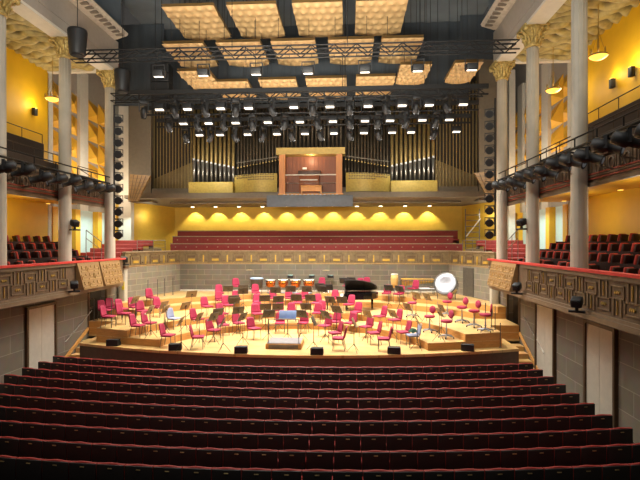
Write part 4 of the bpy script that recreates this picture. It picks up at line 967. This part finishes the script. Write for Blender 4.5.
# concert bass drum with shiny head
bg = thing('concert_bass_drum', 'big round shiny silver concert bass drum tilted on its stand at rear right', 'drum', (7.15, 24.9, 1.84))
rt2 = Matrix.Rotation(-.55, 3, 'Z') @ Matrix.Rotation(PI / 2 - .35, 3, 'X')
MB().lathe([(.56, -.2), (.57, -.18), (.57, .18), (.56, .2)], 32, (0, 0, 1.02), rt2, cap=False).build('shell', M['steel'], bg)
MB().lathe([(.54, .19), (.50, .2), (.3, .17), (.0, .16)], 32, (0, 0, 1.02), rt2, cap=False).lathe([(.54, -.19), (.0, -.19)], 32, (0, 0, 1.02), rt2, cap=False).build('head', M['silver'], bg)
MB().lathe([(.55, .18), (.6, .18), (.6, .23), (.55, .23)], 32, (0, 0, 1.02), rt2, cap=False).build('hoop', M['chrome'], bg)
for x in (-.45, .45): MB().path([(x, -.1, 0), (x, .0, .5), (x * 1.25, .0, .95)], .022).build('leg', M['chrome'], bg)
MB().tube((-.45, 0, .12), (.45, 0, .12), .02).build('crossbar', M['chrome'], bg)
# xylophone, table, conga, boxes
xy = thing('xylophone', 'yellow-barred xylophone on a frame along the rear right wall', 'xylophone', (6.0, 27.2, 2.12))
n = 20
bars_ = MB()
for i in range(n): x = -.85 + 1.7 * i / (n - 1); L = .62 - .26 * i / (n - 1); bars_.rbox((x, 0, .86), (.07, L, .025), .006)
bars_.build('bars', M['xylo'], xy)
res = MB()
for i in range(n): x = -.85 + 1.7 * i / (n - 1); res.lathe([(.03, .45 + .012 * i), (.03, .83)], 8, (x, -.1, 0))
res.build('resonators', M['xylo'], xy)
MB().bx(-.95, .95, -.3, -.26, .8, .85).bx(-.95, .95, .18, .22, .8, .85).bx(-.95, -.9, -.3, .3, .76, .85).bx(.9, .95, -.2, .2, .76, .85).build('frame', M['dent'], xy)
for x in (-.9, .9):
    for y in (-.2, .2): MB().tube((x, y, 0), (x, y, .78), .018).build('leg', M['chrome'], xy)
tb = thing('percussion_table', 'low pale grey table in front of the yellow xylophone', 'table', (6.75, 26.5, 1.84))
MB().rbox((0, 0, .68), (1.5, .5, .05), .015).build('tabletop', M['palegrey'], tb)
for x in (-.68, .68):
    for y in (-.2, .2): MB().tube((x, y, 0), (x, y, .66), .018).build('leg', M['chrome'], tb)
pk = thing('mallet_tray', 'black mallet tray lying on the pale grey table', 'tray', (6.85, 26.5, 2.548))
MB().rbox((0, 0, .02), (.6, .22, .04), .01).build('tray', M['black'], pk)
for k in range(3): MB().tube((-.25, -.06 + .06 * k, .05), (.2, -.06 + .06 * k, .05), .008).build('mallet', M['brass'], pk)
cg = thing('conga_drum', 'tan barrel-shaped conga drum standing at the rear right', 'drum', (4.75, 27.4, 2.12))
MB().lathe([(.15, .35), (.2, .6), (.22, .85), (.19, 1.08)], 18).build('shell', M['tan'], cg); MB().lathe([(.185, 1.08), (.2, 1.085), (.2, 1.12), (.17, 1.14)], 18).build('head', M['skin'], cg)
for k in range(3): a = 2 * PI * k / 3 + .4; MB().tube((.14 * math.cos(a), .14 * math.sin(a), .4), (.24 * math.cos(a), .24 * math.sin(a), 0), .015).build('leg', M['chrome'], cg)
# thin steel safety posts
PS = [(-8.35, 24.6, 'left'), (-8.0, 25.0, 'left'), (-7.85, 25.6, 'left'), (-7.65, 26.3, 'left'), (-9.1, 20.62, 'left'), (-9.12, 21.2, 'left'), (-8.3, 20.62, 'left'), (7.85, 20.4, 'right'), (7.98, 20.0, 'right'), (7.95, 18.75, 'right'), (7.95, 19.4, 'right')]
for nm in ('left', 'right'):
    l = order([(x, y, hgt(x, y)) for x, y, n_2 in PS if n_2 == nm])
    for i, (x, y, z) in enumerate(l):
        if nm == 'left' and i == 0: pp = thing('safety_post', '', 'post', (0, 0, 0), 0, 'thin steel posts'); MB().tube((0, 0, 0), (0, 0, .95), .018).build('shaft', M['chrome'], pp); MB().lathe([(.06, 0), (.06, .015)], 12).build('foot', M['chrome'], pp); pp.location = (x, y, z); o = pp
        else: o = dup(pp, (x, y, z))
        o['label'] = 'thin upright steel safety post on the %s platforms, %s from the left' % (nm, ORD[i])
# white step ladder frame / metal stair beside the yellow wall at right
ms = thing('metal_stair', 'dark metal stair flight right of the yellow rear wall', 'stair', (9.75, 30.0, 4.6))
for k in range(7): MB().bx(-.4, .4, -.1, .12, .35 * k, .35 * k + .04).build('tread', M['chrome'], ms)
for x in (-.42, .42): MB().bar((x, 0, 0), (x, 0, 2.5), .04, .08).build('stringer', M['chrome'], ms)
MB().bar((-.4, -.15, .8), (.45, -.15, 1.9), .05, .05).build('handrail', M['white'], ms)

# ================================================================= LIGHTS
def area(name, loc, size, sy, power, col, rot=(0, 0, 0), spread=180):
    l = bpy.data.lights.new(name, 'AREA'); l.shape = 'RECTANGLE'; l.size = size; l.size_y = sy; l.energy = power; l.color = col; l.spread = R(spread)
    o = bpy.data.objects.new(name, l); o.location = loc; o.rotation_euler = rot; C.objects.link(o); return o
def point(name, loc, power, col, r=.1):
    l = bpy.data.lights.new(name, 'POINT'); l.energy = power; l.color = col; l.shadow_soft_size = r
    o = bpy.data.objects.new(name, l); o.location = loc; C.objects.link(o); return o
def spotl(name, loc, tgt, power, col, ang, blend=.5, r=.1):
    l = bpy.data.lights.new(name, 'SPOT'); l.energy = power; l.color = col; l.spot_size = R(ang); l.spot_blend = blend; l.shadow_soft_size = r
    o = bpy.data.objects.new(name, l); o.location = loc; o.rotation_euler = (Vector(tgt) - Vector(loc)).to_track_quat('-Z', 'Y').to_euler(); C.objects.link(o); return o
W = (1, .96, .88); WW = (1, .9, .7); CO = (.78, 1, .98)
for y, z, p in ((20.5, 10.6, 2000), (22.0, 10.35, 2000), (23.5, 10.15, 2000)): area('stage_wash', (0, y, z), 13, .5, p * .6, W, (0, 0, 0), 125)
area('reflector_fill', (0, 6.5, 6.8), 10, 1.2, 1000, (1, .95, .84), (R(118), 0, 0), 70)  # added fill aimed up at the reflectors, no such fixture
area('reflector_lower_fill', (0, 22.0, 7.2), 12, 4, 380, (1, .95, .84), (PI, 0, 0), 150)  # added fill below the reflectors, no such fixture
area('house_fill', (0, 9, 16.5), 14, 10, 1150, (1, .97, .92), (0, 0, 0), 170)
area('ceiling_fill', (0, 17, 15.6), 13, 9, 420, (.85, .93, 1), (PI, 0, 0), 175)
for s in (-1, 1): point('lobby_fill', (s * 10.2, 21.3, 2.8), 10, (1, .88, .65), .08)  # added fill to brighten the lobbies, no fixture there
for s in (-1, 1):
    for y in (9, 13.2, 17, 20.4): point('aisle_lamp', (s * 10.9, y, 11.3), 50, WW, .3)
    for y in (10.5, 14.6, 18.5): point('balcony_lamp', (s * 10.6, y, 5.9), 34, (1, .92, .72), .2)
    area('niche_light', (s * 11.0, 25.5, 6.6), .6, 5, 120, CO, (0, 0, 0), 170)
    point('relief_fill', (s * 10.6, 24.4, 9.0), 150, (1, .93, .8), .3); point('terrace_fill', (s * 10.4, 29.4, 6.7), 20, (1, .94, .75), .2); point('relief_fill', (s * 11.5, 30.2, 9.0), 60, (1, .9, .72), .3); point('relief_fill', (s * 11.6, 27.0, 8.2), 90, (1, .9, .72), .3)  # added fills brightening relief walls and terrace corners, no fixtures there
    spotl('organ_wash', (s * 5.5, 24.6, 10.2), (s * 5.8, 28, 8.9), 380, (1, .95, .8), 66, .8, .2)
    spotl('wall_wash', (s * 2.5, 16, 12.0), (s * 9.0, 15, 2.5), 1300, (1, .95, .85), 75, .9, .4)
for x in XD:
    spotl('choir_spot', (x, 31.15, 7.3), (x, 31.5, 5.7), 150, (1, .93, .66), 96, .4, .03)
area('choir_fill', (0, 29.6, 7.3), 18, .4, 330, (1, .92, .7), (-.5, 0, 0), 160)
point('organ_loft_lamp', (0, 27.25, 9.8), 32, (1, .78, .5), .1)
for x, y in ((-11.65, 20.6), (11.65, 18.2), (11.65, 17.0)): point('sconce_light', (x, y, 11.15), 16, (1, .8, .4), .05)

wd = bpy.data.worlds.new('World'); S.world = wd; wd.use_nodes = True
wd.node_tree.nodes['Background'].inputs[0].default_value = (1, .93, .85, 1); wd.node_tree.nodes['Background'].inputs[1].default_value = .05
cam = bpy.data.cameras.new('Camera'); co_ = bpy.data.objects.new('Camera', cam); C.objects.link(co_)
cam.sensor_width = 36; cam.lens = 27; cam.shift_y = 3 / 640; cam.clip_start = .05; cam.clip_end = 200
co_.location = CAM; co_.rotation_euler = (PI / 2, 0, TH); S.camera = co_
S.view_settings.view_transform = 'Standard'; S.view_settings.look = 'None'; S.view_settings.exposure = 0
S.cycles.use_denoising = True; S.cycles.max_bounces = 6; S.cycles.sample_clamp_indirect = 4
